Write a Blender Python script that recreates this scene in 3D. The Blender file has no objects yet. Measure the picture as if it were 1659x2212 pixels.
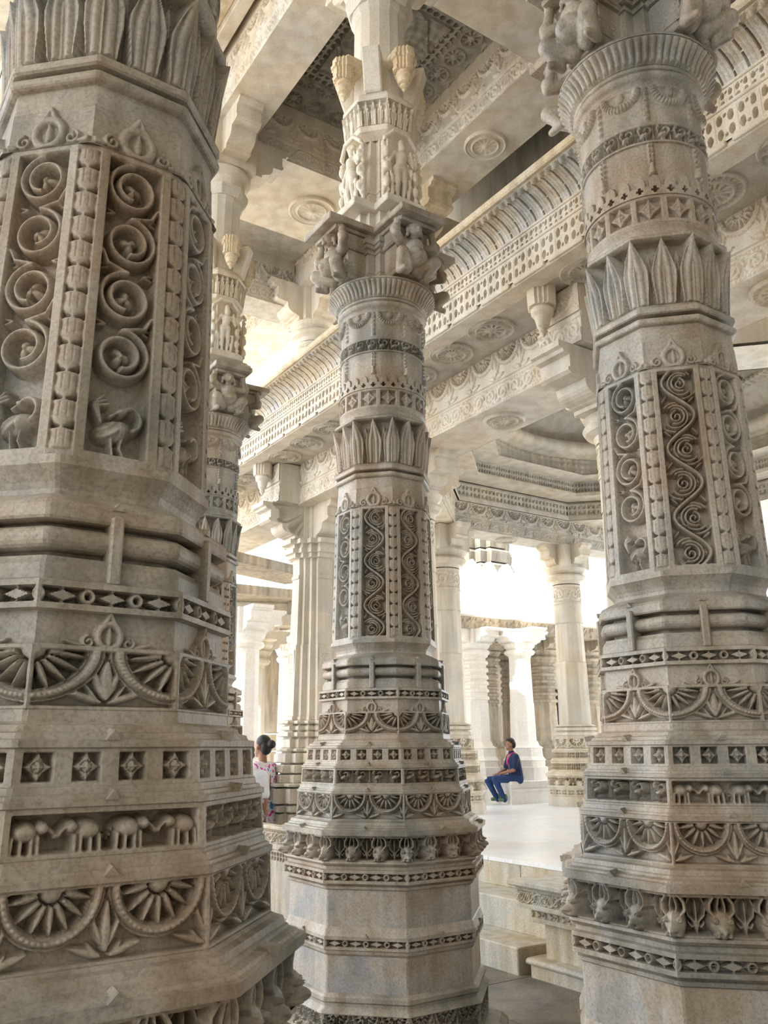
import bpy, math, random
import numpy as np
from math import pi, sin, cos, radians, atan2, sqrt
from mathutils import Matrix, Vector
random.seed(7); np.random.seed(7)
S = bpy.context.scene
COL = S.collection

# ------------------------------------------------------------------ camera, sky, sun, exposure
cam = bpy.data.cameras.new('camera'); co = bpy.data.objects.new('camera', cam); COL.objects.link(co)
cam.sensor_fit = 'HORIZONTAL'; cam.sensor_width = 36.0; cam.lens = 1838/1659*36
cam.clip_start = 0.05; cam.clip_end = 400
co.matrix_world = Matrix.Translation((0, 0, 1.6)) @ Matrix.Rotation(radians(105.55), 4, 'X') @ Matrix.Rotation(radians(-0.45), 4, 'Z')
S.camera = co
S.view_settings.view_transform = 'Standard'; S.view_settings.look = 'None'
S.view_settings.gamma = 1; S.view_settings.use_curve_mapping = False
S.view_settings.exposure = 0.68
try: S.cycles.max_bounces = 8; S.cycles.diffuse_bounces = 5
except Exception: pass
wd = bpy.data.worlds.new('world'); S.world = wd; wd.use_nodes = True
bg = wd.node_tree.nodes['Background']; bg.inputs[0].default_value = (0.93, 0.965, 1.0, 1); bg.inputs[1].default_value = 3.0
sun = bpy.data.lights.new('sun', 'SUN'); so = bpy.data.objects.new('sun', sun); COL.objects.link(so)
sun.energy = 16.0; sun.angle = radians(0.6); sun.color = (1.0, 0.94, 0.84)
so.rotation_euler = Vector((-0.66, -0.58, 1.0)).to_track_quat('Z', 'Y').to_euler()

# ------------------------------------------------------------------ materials
def rgb(*c): return (c[0], c[1], c[2], 1)
def marble(name, c1, c2, c3, scale=1.0, bump=0.35, rough=0.6, streak=0.35, fine=90, spk=.66):
    m = bpy.data.materials.new(name); m.use_nodes = True
    nt = m.node_tree; N = nt.nodes; Lk = nt.links; b = N['Principled BSDF']
    tc = N.new('ShaderNodeTexCoord'); oi = N.new('ShaderNodeObjectInfo')
    ad = N.new('ShaderNodeVectorMath'); ad.operation = 'ADD'
    ge = N.new('ShaderNodeNewGeometry')
    Lk.new(ge.outputs['Position'], ad.inputs[0])
    n1 = N.new('ShaderNodeTexNoise'); n1.inputs['Scale'].default_value = 1.7*scale; n1.inputs['Detail'].default_value = 7; n1.inputs['Roughness'].default_value = .62
    Lk.new(ad.outputs[0], n1.inputs['Vector'])
    r1 = N.new('ShaderNodeValToRGB'); e = r1.color_ramp.elements
    e[0].position = .39; e[0].color = rgb(*c1); e[1].position = .61; e[1].color = rgb(*c3)
    k = r1.color_ramp.elements.new(.5); k.color = rgb(*c2)
    Lk.new(n1.outputs['Fac'], r1.inputs['Fac'])
    mp = N.new('ShaderNodeMapping'); mp.inputs['Scale'].default_value = (9*scale, 9*scale, 1.1*scale)
    Lk.new(ad.outputs[0], mp.inputs['Vector'])
    n2 = N.new('ShaderNodeTexNoise'); n2.inputs['Scale'].default_value = 1.0; n2.inputs['Detail'].default_value = 5
    Lk.new(mp.outputs[0], n2.inputs['Vector'])
    r2 = N.new('ShaderNodeValToRGB'); e = r2.color_ramp.elements
    e[0].position = .35; e[0].color = (1-streak, 1-streak*1.15, 1-streak*1.4, 1); e[1].position = .6; e[1].color = (1, 1, 1, 1)
    Lk.new(n2.outputs['Fac'], r2.inputs['Fac'])
    mx = N.new('ShaderNodeMix'); mx.data_type = 'RGBA'; mx.blend_type = 'MULTIPLY'; mx.inputs[0].default_value = 1
    Lk.new(r1.outputs[0], mx.inputs[6]); Lk.new(r2.outputs[0], mx.inputs[7])
    n3 = N.new('ShaderNodeTexNoise'); n3.inputs['Scale'].default_value = fine; n3.inputs['Detail'].default_value = 4; n3.inputs['Roughness'].default_value = .7
    Lk.new(ad.outputs[0], n3.inputs['Vector'])
    r3 = N.new('ShaderNodeValToRGB'); e = r3.color_ramp.elements
    e[0].position = .3; e[0].color = (spk, spk*.975, spk*.94, 1); e[1].position = .55; e[1].color = (1.06, 1.06, 1.06, 1)
    Lk.new(n3.outputs['Fac'], r3.inputs['Fac'])
    mx2 = N.new('ShaderNodeMix'); mx2.data_type = 'RGBA'; mx2.blend_type = 'MULTIPLY'; mx2.inputs[0].default_value = 1
    Lk.new(mx.outputs[2], mx2.inputs[6]); Lk.new(r3.outputs[0], mx2.inputs[7])
    Lk.new(mx2.outputs[2], b.inputs['Base Color'])
    b.inputs['Roughness'].default_value = rough
    n4 = N.new('ShaderNodeTexNoise'); n4.inputs['Scale'].default_value = 75; n4.inputs['Detail'].default_value = 6; n4.inputs['Roughness'].default_value = .68
    Lk.new(ad.outputs[0], n4.inputs['Vector'])
    bp = N.new('ShaderNodeBump'); bp.inputs['Strength'].default_value = bump; bp.inputs['Distance'].default_value = .008
    Lk.new(n4.outputs['Fac'], bp.inputs['Height']); Lk.new(bp.outputs[0], b.inputs['Normal'])
    return m
def flat(name, c, rough=.7, metal=0):
    m = bpy.data.materials.new(name); m.use_nodes = True; b = m.node_tree.nodes['Principled BSDF']
    n = m.node_tree.nodes.new('ShaderNodeTexNoise'); n.inputs['Scale'].default_value = 30
    r = m.node_tree.nodes.new('ShaderNodeValToRGB')
    r.color_ramp.elements[0].color = rgb(*[q*.82 for q in c]); r.color_ramp.elements[1].color = rgb(*[min(1, q*1.12) for q in c])
    m.node_tree.links.new(n.outputs['Fac'], r.inputs['Fac']); m.node_tree.links.new(r.outputs[0], b.inputs['Base Color'])
    b.inputs['Roughness'].default_value = rough; b.inputs['Metallic'].default_value = metal
    return m
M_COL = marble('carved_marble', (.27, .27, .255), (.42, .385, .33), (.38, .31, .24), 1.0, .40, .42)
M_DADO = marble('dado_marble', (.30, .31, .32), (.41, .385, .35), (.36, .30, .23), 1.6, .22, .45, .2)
M_CREAM = marble('cream_marble', (.64, .61, .545), (.73, .68, .59), (.71, .63, .50), .7, .25, .6, .20, 90, .80)
M_WARM = marble('warm_marble', (.74, .66, .52), (.78, .67, .48), (.70, .56, .38), 1.1, .25, .6, .25)
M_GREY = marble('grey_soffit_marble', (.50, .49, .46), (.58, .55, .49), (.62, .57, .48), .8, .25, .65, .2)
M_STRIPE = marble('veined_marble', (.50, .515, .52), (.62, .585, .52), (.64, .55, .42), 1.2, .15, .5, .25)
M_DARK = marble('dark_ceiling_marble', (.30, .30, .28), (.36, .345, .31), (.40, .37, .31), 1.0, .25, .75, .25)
M_FLOOR = marble('floor_stone', (.14, .13, .125), (.22, .20, .175), (.30, .26, .21), 1.1, .2, .5, .1, 60)
M_STEP = marble('step_marble', (.56, .57, .53), (.64, .60, .50), (.60, .51, .36), 1.2, .2, .5, .25)
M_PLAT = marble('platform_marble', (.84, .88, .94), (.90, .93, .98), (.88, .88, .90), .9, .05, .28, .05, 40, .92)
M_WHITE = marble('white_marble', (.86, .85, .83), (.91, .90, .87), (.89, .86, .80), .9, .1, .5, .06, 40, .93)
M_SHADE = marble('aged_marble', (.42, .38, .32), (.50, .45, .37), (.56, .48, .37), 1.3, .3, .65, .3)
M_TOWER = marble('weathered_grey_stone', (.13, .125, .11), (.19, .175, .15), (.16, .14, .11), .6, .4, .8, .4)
M_BLACK = flat('unlit_doorway_black', (.012, .012, .013), .9)
M_SKIN = flat('skin', (.30, .155, .10), .55); M_HAIR = flat('hair', (.012, .010, .010), .5)
M_NAVY = flat('navy_cotton', (.012, .025, .085), .85); M_JEAN = flat('blue_denim', (.018, .05, .16), .85)
M_SHOE = flat('green_canvas', (.12, .20, .13), .8); M_PINK = flat('pink_ribbon', (.65, .05, .25), .6)
M_TEE = flat('white_cotton', (.72, .74, .80), .85); M_TEAL = flat('teal_cloth', (.02, .30, .33), .8); M_VIOLET = flat('violet_cloth', (.22, .08, .36), .8)
M_METAL = flat('steel_pipe', (.62, .63, .64), .35, .8)
def floral():
    m = bpy.data.materials.new('floral_cloth'); m.use_nodes = True; nt = m.node_tree; b = nt.nodes['Principled BSDF']
    v = nt.nodes.new('ShaderNodeTexNoise'); v.inputs['Scale'].default_value = 17; v.inputs['Detail'].default_value = 1
    tc = nt.nodes.new('ShaderNodeTexCoord'); nt.links.new(tc.outputs['Object'], v.inputs['Vector'])
    r = nt.nodes.new('ShaderNodeValToRGB'); r.color_ramp.interpolation = 'CONSTANT'; e = r.color_ramp.elements
    e[0].position = 0; e[0].color = (.05, .25, .62, 1); e[1].position = .36; e[1].color = (.80, .76, .82, 1)
    k = e.new(.62); k.color = (.70, .05, .40, 1)
    nt.links.new(v.outputs['Fac'], r.inputs['Fac']); nt.links.new(r.outputs[0], b.inputs['Base Color']); b.inputs['Roughness'].default_value = .85
    return m
M_FLORAL = floral()
def brick():
    m = M_FLOOR.copy(); m.name = 'paved_floor'; return m

# ------------------------------------------------------------------ frame of the building grid: x = v, y = u
GA = radians(33.5); OX, OY = 0.0, 5.55
def W2(v, u): return (OX + v*cos(GA) - u*sin(GA), OY + v*sin(GA) + u*cos(GA))
def G2(x, y):
    x -= OX; y -= OY
    return (x*cos(GA) + y*sin(GA), -x*sin(GA) + y*cos(GA))

# ------------------------------------------------------------------ mesh builder
class MB:
    def __init__(s): s.V = []; s.Q = []; s.T = []; s.N = []; s.n = 0
    def add(s, V, Q=None, T=None):
        V = np.asarray(V, dtype=np.float64).reshape(-1, 3)
        if Q is not None and len(Q): s.Q.append(np.asarray(Q, dtype=np.int64).reshape(-1, 4) + s.n)
        if T is not None and len(T): s.T.append(np.asarray(T, dtype=np.int64).reshape(-1, 3) + s.n)
        s.V.append(V); s.n += len(V); return s
    def grid(s, P, flip=False, wrap=False):
        n, m = P.shape[:2]; I = np.arange(n*m).reshape(n, m)
        if wrap: I = np.concatenate([I, I[:1]], 0)
        a, b, c, d = I[:-1, :-1], I[1:, :-1], I[1:, 1:], I[:-1, 1:]
        Q = np.stack([a, b, c, d] if not flip else [a, d, c, b], -1).reshape(-1, 4)
        return s.add(P.reshape(-1, 3), Q)
    def box(s, x0, x1, y0, y1, z0, z1, b=0.0):
        if b > 0:   # chamfered vertical + horizontal edges
            b = min(b, (x1-x0)*.3, (y1-y0)*.3, (z1-z0)*.3)
            def loop(k, z): return [(x0+k+b, y0+k, z), (x1-k-b, y0+k, z), (x1-k, y0+k+b, z), (x1-k, y1-k-b, z), (x1-k-b, y1-k, z), (x0+k+b, y1-k, z), (x0+k, y1-k-b, z), (x0+k, y0+k+b, z)]
            L = [loop(b, z0), loop(0, z0+b), loop(0, z1-b), loop(b, z1)]
            return s.loops([np.array(q) for q in L])
        V = [(x0, y0, z0), (x1, y0, z0), (x1, y1, z0), (x0, y1, z0), (x0, y0, z1), (x1, y0, z1), (x1, y1, z1), (x0, y1, z1)]
        return s.add(V, [(0, 3, 2, 1), (4, 5, 6, 7), (0, 1, 5, 4), (1, 2, 6, 5), (2, 3, 7, 6), (3, 0, 4, 7)])
    def loops(s, L, cap=True):      # list of (k,3) loops, counter-clockwise, bottom to top
        k = len(L[0]); P = np.array(L); n = len(L)
        I = np.arange(n*k).reshape(n, k); J = np.roll(I, -1, 1)
        Q = np.stack([I[:-1], J[:-1], J[1:], I[1:]], -1).reshape(-1, 4)
        s.add(P.reshape(-1, 3), Q)
        if cap == 'n':
            s.N.append((I[0][::-1]+s.n-len(P)*k, ) ); s.N.append((I[-1]+s.n-len(P)*k, ))
        elif cap:
            for q, fl in ((L[0], True), (L[-1], False)):
                c = np.mean(q, 0); V = np.vstack([q, c]); i = np.arange(k); j = np.roll(i, -1)
                T = np.stack([j, i, np.full(k, k)] if fl else [i, j, np.full(k, k)], -1)
                s.add(V, None, T)
        return s
    def lathe(s, prof, plan, c=(0, 0), cap=True):     # prof [(z, r)], plan(r)->(k,2)
        return s.loops([np.c_[plan(r) + np.array(c), np.full(len(plan(r)), z)] for z, r in prof], cap)
    def build(s, name, mat, parent=None, off=(0, 0, 0), smooth=False, auto=None):
        V = np.vstack(s.V) - np.array(off)
        me = bpy.data.meshes.new(name); me.vertices.add(len(V)); me.vertices.foreach_set('co', V.ravel().astype(np.float32))
        Q = np.vstack(s.Q) if s.Q else np.zeros((0, 4), int); T = np.vstack(s.T) if s.T else np.zeros((0, 3), int)
        loops = np.concatenate([Q.ravel(), T.ravel()]+[q[0] for q in s.N]).astype(np.int32)
        me.loops.add(len(loops)); me.loops.foreach_set('vertex_index', loops)
        ln = np.array([len(q[0]) for q in s.N], int); b0 = len(Q)*4+len(T)*3
        st = np.concatenate([np.arange(len(Q))*4, len(Q)*4 + np.arange(len(T))*3, b0+np.r_[0, np.cumsum(ln)[:-1]] if len(ln) else []]).astype(np.int32)
        me.polygons.add(len(st)); me.polygons.foreach_set('loop_start', st)
        me.polygons.foreach_set('use_smooth', np.full(len(st), bool(smooth)))
        me.update(calc_edges=True); me.validate()
        me.materials.append(mat)
        o = bpy.data.objects.new(name, me); COL.objects.link(o)
        if parent: o.parent = parent
        return o

def tag(o, label=None, cat=None, group=None, kind=None):
    if label: o['label'] = label
    if cat: o['category'] = cat
    if group: o['group'] = group
    if kind: o['kind'] = kind
    return o
DZ = -.135                      # gallery, platform and court datum
DC = -.047                      # column floor datum
def thing(name, label, cat, v, u, z=0, group=None, rot=GA, world=None):
    o = bpy.data.objects.new(name, None); COL.objects.link(o); o.empty_display_size = .2
    x, y = world if world else W2(v, u)
    o.location = (x, y, z+(DZ if z < 8 else DZ-.02)); o.rotation_euler = (0, 0, rot)
    group = group or {'ceiling_beam': 'overhead beams', 'cross_beam': 'overhead cross beams', 'lintel_beam': 'carved lintels', 'round_column': 'smooth round columns', 'court_column': 'columns of the court beyond', 'court_beam': 'far court beams', 'corbel_block': 'corbel blocks', 'gallery_pillar': 'upper gallery pillars', 'side_cornice': 'side cornices'}.get(name)
    tag(o, label, cat, group, 'thing'); o['_o'] = (v, u, z)
    return o
def part(mb, name, mat, root, smooth=False):
    return mb.build(name, mat, root, tuple(root['_o']), smooth)
def struct(mb, name, mat, v, u, z=0, smooth=False, kind='structure', label=None, cat=None, dz=None):
    o = mb.build(name, mat, None, (v, u, z), smooth)
    x, y = W2(v, u); o.location = (x, y, z+(DZ if z < 8 else DZ-.02) if dz is None else z+dz); o.rotation_euler = (0, 0, GA); tag(o, label, cat, None, kind)
    return o

# ------------------------------------------------------------------ plans
def octo(r, c=.006):
    c = min(c, r*.1); P = []
    V = [np.array((r*cos(radians(22.5+45*k)), r*sin(radians(22.5+45*k)))) for k in range(8)]
    for k in range(8):
        a, b, d = V[k-1], V[k], V[(k+1) % 8]
        P.append(b + (a-b)/np.linalg.norm(a-b)*c); P.append(b + (d-b)/np.linalg.norm(d-b)*c)
    return np.array(P)
def octp(r): return np.array([(r*cos(radians(-22.5+45*k)), r*sin(radians(-22.5+45*k))) for k in range(8)])
def octc(r, c):      # chamfered octagon, seg 0 = flat face facing angle 0, seg 1 = chamfer, ...
    V = octp(r); P = []
    for k in range(8):
        a, b, d = V[k-1], V[k], V[(k+1) % 8]
        P.append(b + (a-b)/np.linalg.norm(a-b)*c); P.append(b + (d-b)/np.linalg.norm(d-b)*c)
    P = np.array(P); return np.roll(P, -1, 0)
def circ(r, n=48): a = np.arange(n)*2*pi/n; return np.c_[r*np.cos(a), r*np.sin(a)]
def square(r, c=0): return np.array([(r, -r), (r, r), (-r, r), (-r, -r)])
def stepped(r):
    q = [(1, -.34), (1, .34), (.80, .34), (.80, .56), (.57, .56), (.57, .80), (.34, .80), (.34, 1)]
    P = []
    for k in range(4):
        c, s = [(1, 0), (0, 1), (-1, 0), (0, -1)][k]
        for x, y in q[1:-0 or None]: P.append((x*c - y*s, x*s + y*c))
    return np.array(P)*r

# ------------------------------------------------------------------ relief patterns (metres; 0 = surface, <0 = cut in, >0 = stands out)
def sm(a, b, x):
    t = np.clip((x-a)/(b-a), 0, 1); return t*t*(3-2*t)
def dome(q): return np.sqrt(np.clip(1-q*q, 0, 1))
def seg(x, y, a, b):
    ax, ay = a; bx, by = b; dx, dy = bx-ax, by-ay; L = dx*dx+dy*dy+1e-12
    t = np.clip(((x-ax)*dx+(y-ay)*dy)/L, 0, 1); return np.hypot(x-ax-t*dx, y-ay-t*dy)
def pline(x, y, pts):
    d = seg(x, y, pts[0], pts[1])
    for i in range(1, len(pts)-1): d = np.minimum(d, seg(x, y, pts[i], pts[i+1]))
    return d
def ell(x, y, cx, cy, rx, ry): return dome(np.hypot((x-cx)/rx, (y-cy)/ry))
def leaf(x, y, cx, cy, L, w, ang):     # pointed leaf starting at c along ang
    c, s = cos(ang), sin(ang); X = (x-cx)*c+(y-cy)*s; Y = -(x-cx)*s+(y-cy)*c
    t = np.clip(X/L, 0, 1); hw = w*np.sqrt(np.clip(t*(1-t)*4, 0, 1))*(1-.45*t)+1e-6
    return np.where((X > 0) & (X < L), dome(np.abs(Y)/hw), 0)
def recess(x, y, x0, x1, y0, y1, e=.003):
    return sm(0, e, x-x0)*sm(0, e, x1-x)*sm(0, e, y-y0)*sm(0, e, y1-y)
def comb(m, D, feat, hf): # recess mask m of depth D with features 0..1 raised by hf
    return m*(-D + np.minimum(feat, 1.0)*hf)
def spiral(x, y, cx, cy, R, p, T, th0, hand=1):
    X = (x-cx)*hand; Y = y-cy; rho = np.hypot(X, Y); th = np.arctan2(Y, X)-th0; th = np.mod(th, 2*pi)/(2*pi)
    u = (R-rho)/p - th; k = np.round(u); tau = k+th
    d = p*np.abs(u-k); return np.where((tau >= 0) & (tau <= T), d, 1.0)
def goose(x, y, cx, cy, s):
    X, Y = (x-cx)/s, (y-cy)/s
    h = dome(np.hypot((X*.94+Y*.34+.02)/.30, (-X*.34+Y*.94+.02)/.19))
    h = h*(1-.18*np.abs(np.cos(26*np.hypot(X+.3, Y-.25)))*(X < .05))
    a = np.linspace(-1.2, 2.6, 9); pts = [(.20+.14*cos(q)*1.0, .17+.17*sin(q)) for q in a]
    h = np.maximum(h, .95*dome(pline(X, Y, pts)/.062)); h = np.maximum(h, ell(X, Y, .06, .27, .085, .065)); h = np.maximum(h, .8*dome(pline(X, Y, [(.02, .26), (-.07, .20)])/.035))
    for q, r in ((0, .36), (.35, .30), (.7, .24)):
        h = np.maximum(h, .8*dome(pline(X, Y, [(-.22, .06), (-.22-r*.55*cos(1.2-q), .10+r*.8), (-.20+.10*q, .13+r*.95)])/.045))
    for q in (-.06, .10): h = np.maximum(h, .75*dome(pline(X, Y, [(q, -.12), (q*.7, -.28), (q+.04, -.42)])/.035)); h = np.maximum(h, .6*dome(pline(X, Y, [(q-.04, -.42), (q+.12, -.42)])/.03))
    return h
def p_spirals(x, y, W, H, fig=False):
    b = .023; Wi = W-2*b; X = x-W/2; R = .485*Wi; gh = Wi*1.30
    m = recess(x, y, b, W-b, .022, H-.018, .004)
    n = max(1, int(round((H-gh-.03)/(Wi*1.03)))); P = (H-gh-.03)/n; y0 = .02+gh
    k = np.floor((y-y0)/P); f = np.zeros_like(x)
    for j in range(n):
        cy = y0+(j+.5)*P; hd = 1 if j % 2 else -1
        loc = np.abs(y-cy) < P*.75
        xx, yy = X[loc], y[loc]
        d = spiral(xx, yy, 0, cy, R*.98, R*.34, 1.50, pi/2, hd)
        g = dome(d/(.072*Wi))
        rho = np.hypot(xx, yy-cy); th = np.arctan2(yy-cy, xx)
        pet = dome(rho/(R*.46*(.30+.70*np.abs(np.cos(1.5*th+j)))+1e-6)); pet = np.maximum(pet, 1.2*dome(rho/(R*.11)))
        g = np.maximum(g, .75*pet)
        s = hd
        g = np.maximum(g, dome(pline(xx, yy, [(0, cy+R*1.0), (-s*R*.75, cy+R*.98+P*.10), (-s*R*.98, cy+P*.75)])/(.06*Wi)))
        for sx in (-1, 1):
            for q in (0.28, -.28):
                g = np.maximum(g, .7*leaf(xx, yy, sx*.28*Wi, cy+P*.5, .22*Wi, .05*Wi, (0 if sx > 0 else pi)+q*sx))
        if fig:
            g = np.maximum(g, .8*goose(xx*s, yy, 0, cy-.1*R, R*.85))
        f[loc] = np.maximum(f[loc], g)
    low = y < y0+P*.1
    f[low] = np.maximum(f[low], goose(X[low], y[low], 0, .02+gh*.40, Wi*1.15)*1.05)
    return comb(m, .024, f, .022)
def p_vine(x, y, W, H, k=3.2, rag=1.0):
    b = .02; Wi = W-2*b; X = (x-W/2); m = recess(x, y, b, W-b, .022, H-.018, .004)
    P = Wi*.98; n = max(2, int(round(H/P))); P = H/n; A = .40*Wi
    ph = y/P*pi; xc = A*np.sin(ph); sl = A*pi/P*np.cos(ph); dv = (X-xc)/np.sqrt(1+sl*sl)
    f = np.maximum(dome(dv/(.070*Wi)), 0)
    for j in range(n):
        cy = (j+.5)*P; s = 1 if j % 2 == 0 else -1; cx = -s*.10*Wi
        loc = np.abs(y-cy) < P*.70; xx, yy = X[loc], y[loc]
        X1 = (xx-cx)*s; Y1 = yy-cy; rho = np.hypot(X1, Y1); th = np.arctan2(Y1, X1)
        g = np.zeros_like(xx)
        # plume: nested arcs curling into a volute
        for q, (R_, w_) in enumerate(((.42, .052), (.32, .048), (.225, .045))):
            on = (th > -2.8+.4*q) & (th < 2.5-.2*q); g = np.maximum(g, (.75+.1*q)*on*dome((rho-R_*Wi*(1-.10*th/2.5))/(w_*Wi)))
        g = np.maximum(g, dome(spiral(xx, yy, cx+s*.02*Wi, cy-.04*Wi, .17*Wi, .105*Wi, 1.4, pi*.5, s)/(.04*Wi)))
        for q in range(6):
            a = -1.9+.62*q; a2 = a if s > 0 else pi-a
            g = np.maximum(g, rag*.62*leaf(xx, yy, cx+cos(a2)*.40*Wi*(.9), cy+sin(a2)*.40*Wi, .17*Wi, .055*Wi, a2+.7*s))
        g = np.maximum(g, .7*leaf(xx, yy, -s*.46*Wi, cy+.42*P, .34*Wi, .06*Wi, (0.9 if s > 0 else pi-.9)))
        g = np.maximum(g, .7*leaf(xx, yy, -s*.46*Wi, cy-.42*P, .30*Wi, .06*Wi, (-.7 if s > 0 else pi+.7)))
        f[loc] = np.maximum(f[loc], g*(np.abs(dv[loc]) > .085*Wi))
    return comb(m, .026, f, .025)
def p_buds(x, y, W, H):
    m = recess(x, y, .004, W-.004, .018, H-.016, .003); n = max(1, int(round(H/.072))); P = H/n
    t = np.mod(y, P)/P; X = np.abs(x-W/2)/(W/2)
    hw = .97*np.clip(.62+.38*sm(.0, .35, t)*(1-.25*sm(.35, .75, t))+.18*sm(.75, .98, t), 0, 1)*(1-sm(.93, 1, t)*.8)*(.35+.65*sm(.02, .14, t))
    g = dome(X/hw); g = g*(1-.12*(np.abs(X-.30) < .05)*(t > .35)*(t < .9))
    return comb(m, .012, g, .018)
def p_stars(n=4, D=.02):
    def fn(x, y, W, H):
        c = W/n; X = (np.mod(x, c)-c/2); Y = (y-H/2); a = min(c, H)/2*.80; X = X/a; Y = Y/a
        m = sm(0, .07, 1-np.abs(X))*sm(0, .07, 1-np.abs(Y))
        ax_, ay_ = np.abs(X), np.abs(Y); st = np.clip(np.maximum(.46*(1.02-ax_)**1.15*(ax_ < 1.02)-ay_, .46*np.clip(1.02-ay_, 0, 2)**1.15-ax_) if False else np.maximum(.60*np.clip(1.04-ax_, 0, 2)-ay_, .60*np.clip(1.04-ay_, 0, 2)-ax_)*14+.2, 0, 1)
        rho = np.hypot(X, Y); th = np.arctan2(Y, X)
        fl = dome(rho/(.36*(.72+.28*np.cos(4*th)))); rdg = .10*np.exp(-(np.minimum(np.abs(X), np.abs(Y))/.05)**2)
        return m*(-D+D*(st*(.86+rdg)+.30*fl-.12*(np.abs(rho-.37) < .03)*st))
    return fn
def p_lozenge(n=3, ring=True, b=.22):
    def fn(x, y, W, H):
        c = W/n; X = np.mod(x, c)-c/2; Y = y-H/2; hh = H*(.5-b)
        m = sm(0, .003, hh-np.abs(Y))*sm(0, .004, x-.006)*sm(0, .004, W-.006-x)
        q = np.abs(X)/(c*.36)+np.abs(Y)/(hh*.82); f = np.clip((1-q)*5, 0, .85)
        f = np.maximum(f, .75*(np.abs(X) < .004)); Xr = np.mod(x+c/2, c)-c/2; rho = np.hypot(Xr, Y)
        f = np.maximum(f, dome((rho-hh*.68)/(hh*.42))); f = np.maximum(f, .6*(np.abs(Y) < .0025))
        return comb(m, .016, f, .016)
    return fn
def p_pierce(n=6, D=.02, b=.16):
    def fn(x, y, W, H):
        c = W/n; X = np.abs((np.mod(x, c)/c-.5)*2); Y = np.abs((y/H-.5)/(.5-b)); m = sm(0, .1, 1-Y)*sm(0, .05, .9-X)
        return -D*m*np.clip((.42-np.hypot(X-.48, (Y-.5)*.9))*9, 0, 1)*np.clip((X+Y-.4)*7, 0, 1)-.003*m
    return fn
def p_arcs(n=2, off=0.0, D=.02, rays=7):
    def fn(x, y, W, H):
        c = W/n; X = np.mod(x+off*c, c)-c/2; R = c*.485; ky = R/min(R, H*.84); Y = (y-H*.94)*ky
        rho = np.hypot(X, Y); th = np.arctan2(Y, X); below = sm(0, .003, H*.94-y)*sm(0, .004, y-H*.05)*sm(0, .003, x-.006)*sm(0, .003, W-.006-x)
        rr = R*.76; q = (np.mod((th+pi/2)/(pi/rays)+.5, 1)-.5)*2; t = np.clip(rho/rr, 0, 1.2)
        hw = np.where(t < .50, .90, .90*(1-(np.clip(t-.50, 0, 1)/.52)**1.15)); hw = np.clip(hw, .001, 1); pq = np.abs(q)/hw
        pet = (pq < 1)*(.72+.28*dome(pq))*(t < 1.0)+.10*np.exp(-(q/.10)**2)*(pq < 1)
        pet = np.where(t < .30, .55+.6*dome(t/.30), pet); pet = np.where(np.abs(t-.31) < .03, .35, pet)
        ins = sm(0, .003, rr-rho); h = ins*(-D+D*pet*.92)
        nb = max(12, int(pi*R*.87/.0115)); bead = dome((rho-R*.87)/(R*.055))*(.35+.65*dome(np.mod(th*nb/pi, 1)*2-1))
        gr = np.exp(-((rho-R*.785)/.0028)**2)+np.exp(-((rho-R*.95)/.0028)**2)
        h = h+(1-ins)*(rho < R)*(-.002+.007*bead-.004*gr)
        out = sm(0, .003, rho-R*.99); X2 = np.mod(x+off*c+c/2, c)-c/2
        fl = leaf(X2, y, 0, H*.16, H*.62, c*.075, pi/2)
        for s in (-1, 1):
            fl = np.maximum(fl, leaf(X2*s, y, .008, H*.12, c*.30, H*.085, .30)); fl = np.maximum(fl, .9*leaf(X2*s, y, .006, H*.24, H*.42, c*.045, pi/2-.42)); fl = np.maximum(fl, .8*leaf(X2*s, y, .012, H*.10, c*.16, H*.06, .9))
        h = h+out*(-D*.55+fl*D*.62)
        return h*below
    return fn
def p_birds(n=4, kind='goose'):
    def fn(x, y, W, H):
        c = W/n; k = np.floor(x/c); X = np.mod(x, c)-c/2; m = recess(x, y, .012, W-.012, H*.10, H*.86, .003); s = min(c*1.05, H*.85)
        if kind == 'goose':
            f = goose(X, y, 0, H*.46, s); f = np.maximum(f, .6*dome((np.abs(np.abs(X)-c/2))/(.003)))
            f = np.maximum(f, .6*leaf(X, y, -c*.45, H*.62, H*.22, H*.05, .4))
        else:
            sg = np.where(np.mod(k, 2) > 0, -1, 1); X = X*sg; s = min(c*.98, H*1.0)
            f = np.maximum(ell(X, y, -.10*s, H*.52, .33*s, .24*s), ell(X, y, .24*s, H*.60, .16*s, .17*s))
            f = np.maximum(f, .8*dome(pline(X, y, [(.34*s, H*.60), (.46*s, H*.50), (.50*s, H*.42), (.55*s, H*.48)])/(.07*s)))
            for q in (-.34, -.16, .04, .16): f = np.maximum(f, .85*dome(pline(X, y, [(q*s, H*.42), (q*s*1.06, H*.12)])/(.085*s)))
            f = np.maximum(f, .6*dome(pline(X, y, [(-.42*s, H*.55), (-.48*s, H*.3)])/(.02*s))); f = np.maximum(f, .9*ell(X, y, .18*s, H*.58, .08*s, .12*s))
        return comb(m, .026, f, .030)
    return fn
def p_mixed(n):
    A, B = p_birds(n, 'elephant'), p_birds(n)
    return lambda x, y, W, H: A(x, y, W, H)
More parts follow.
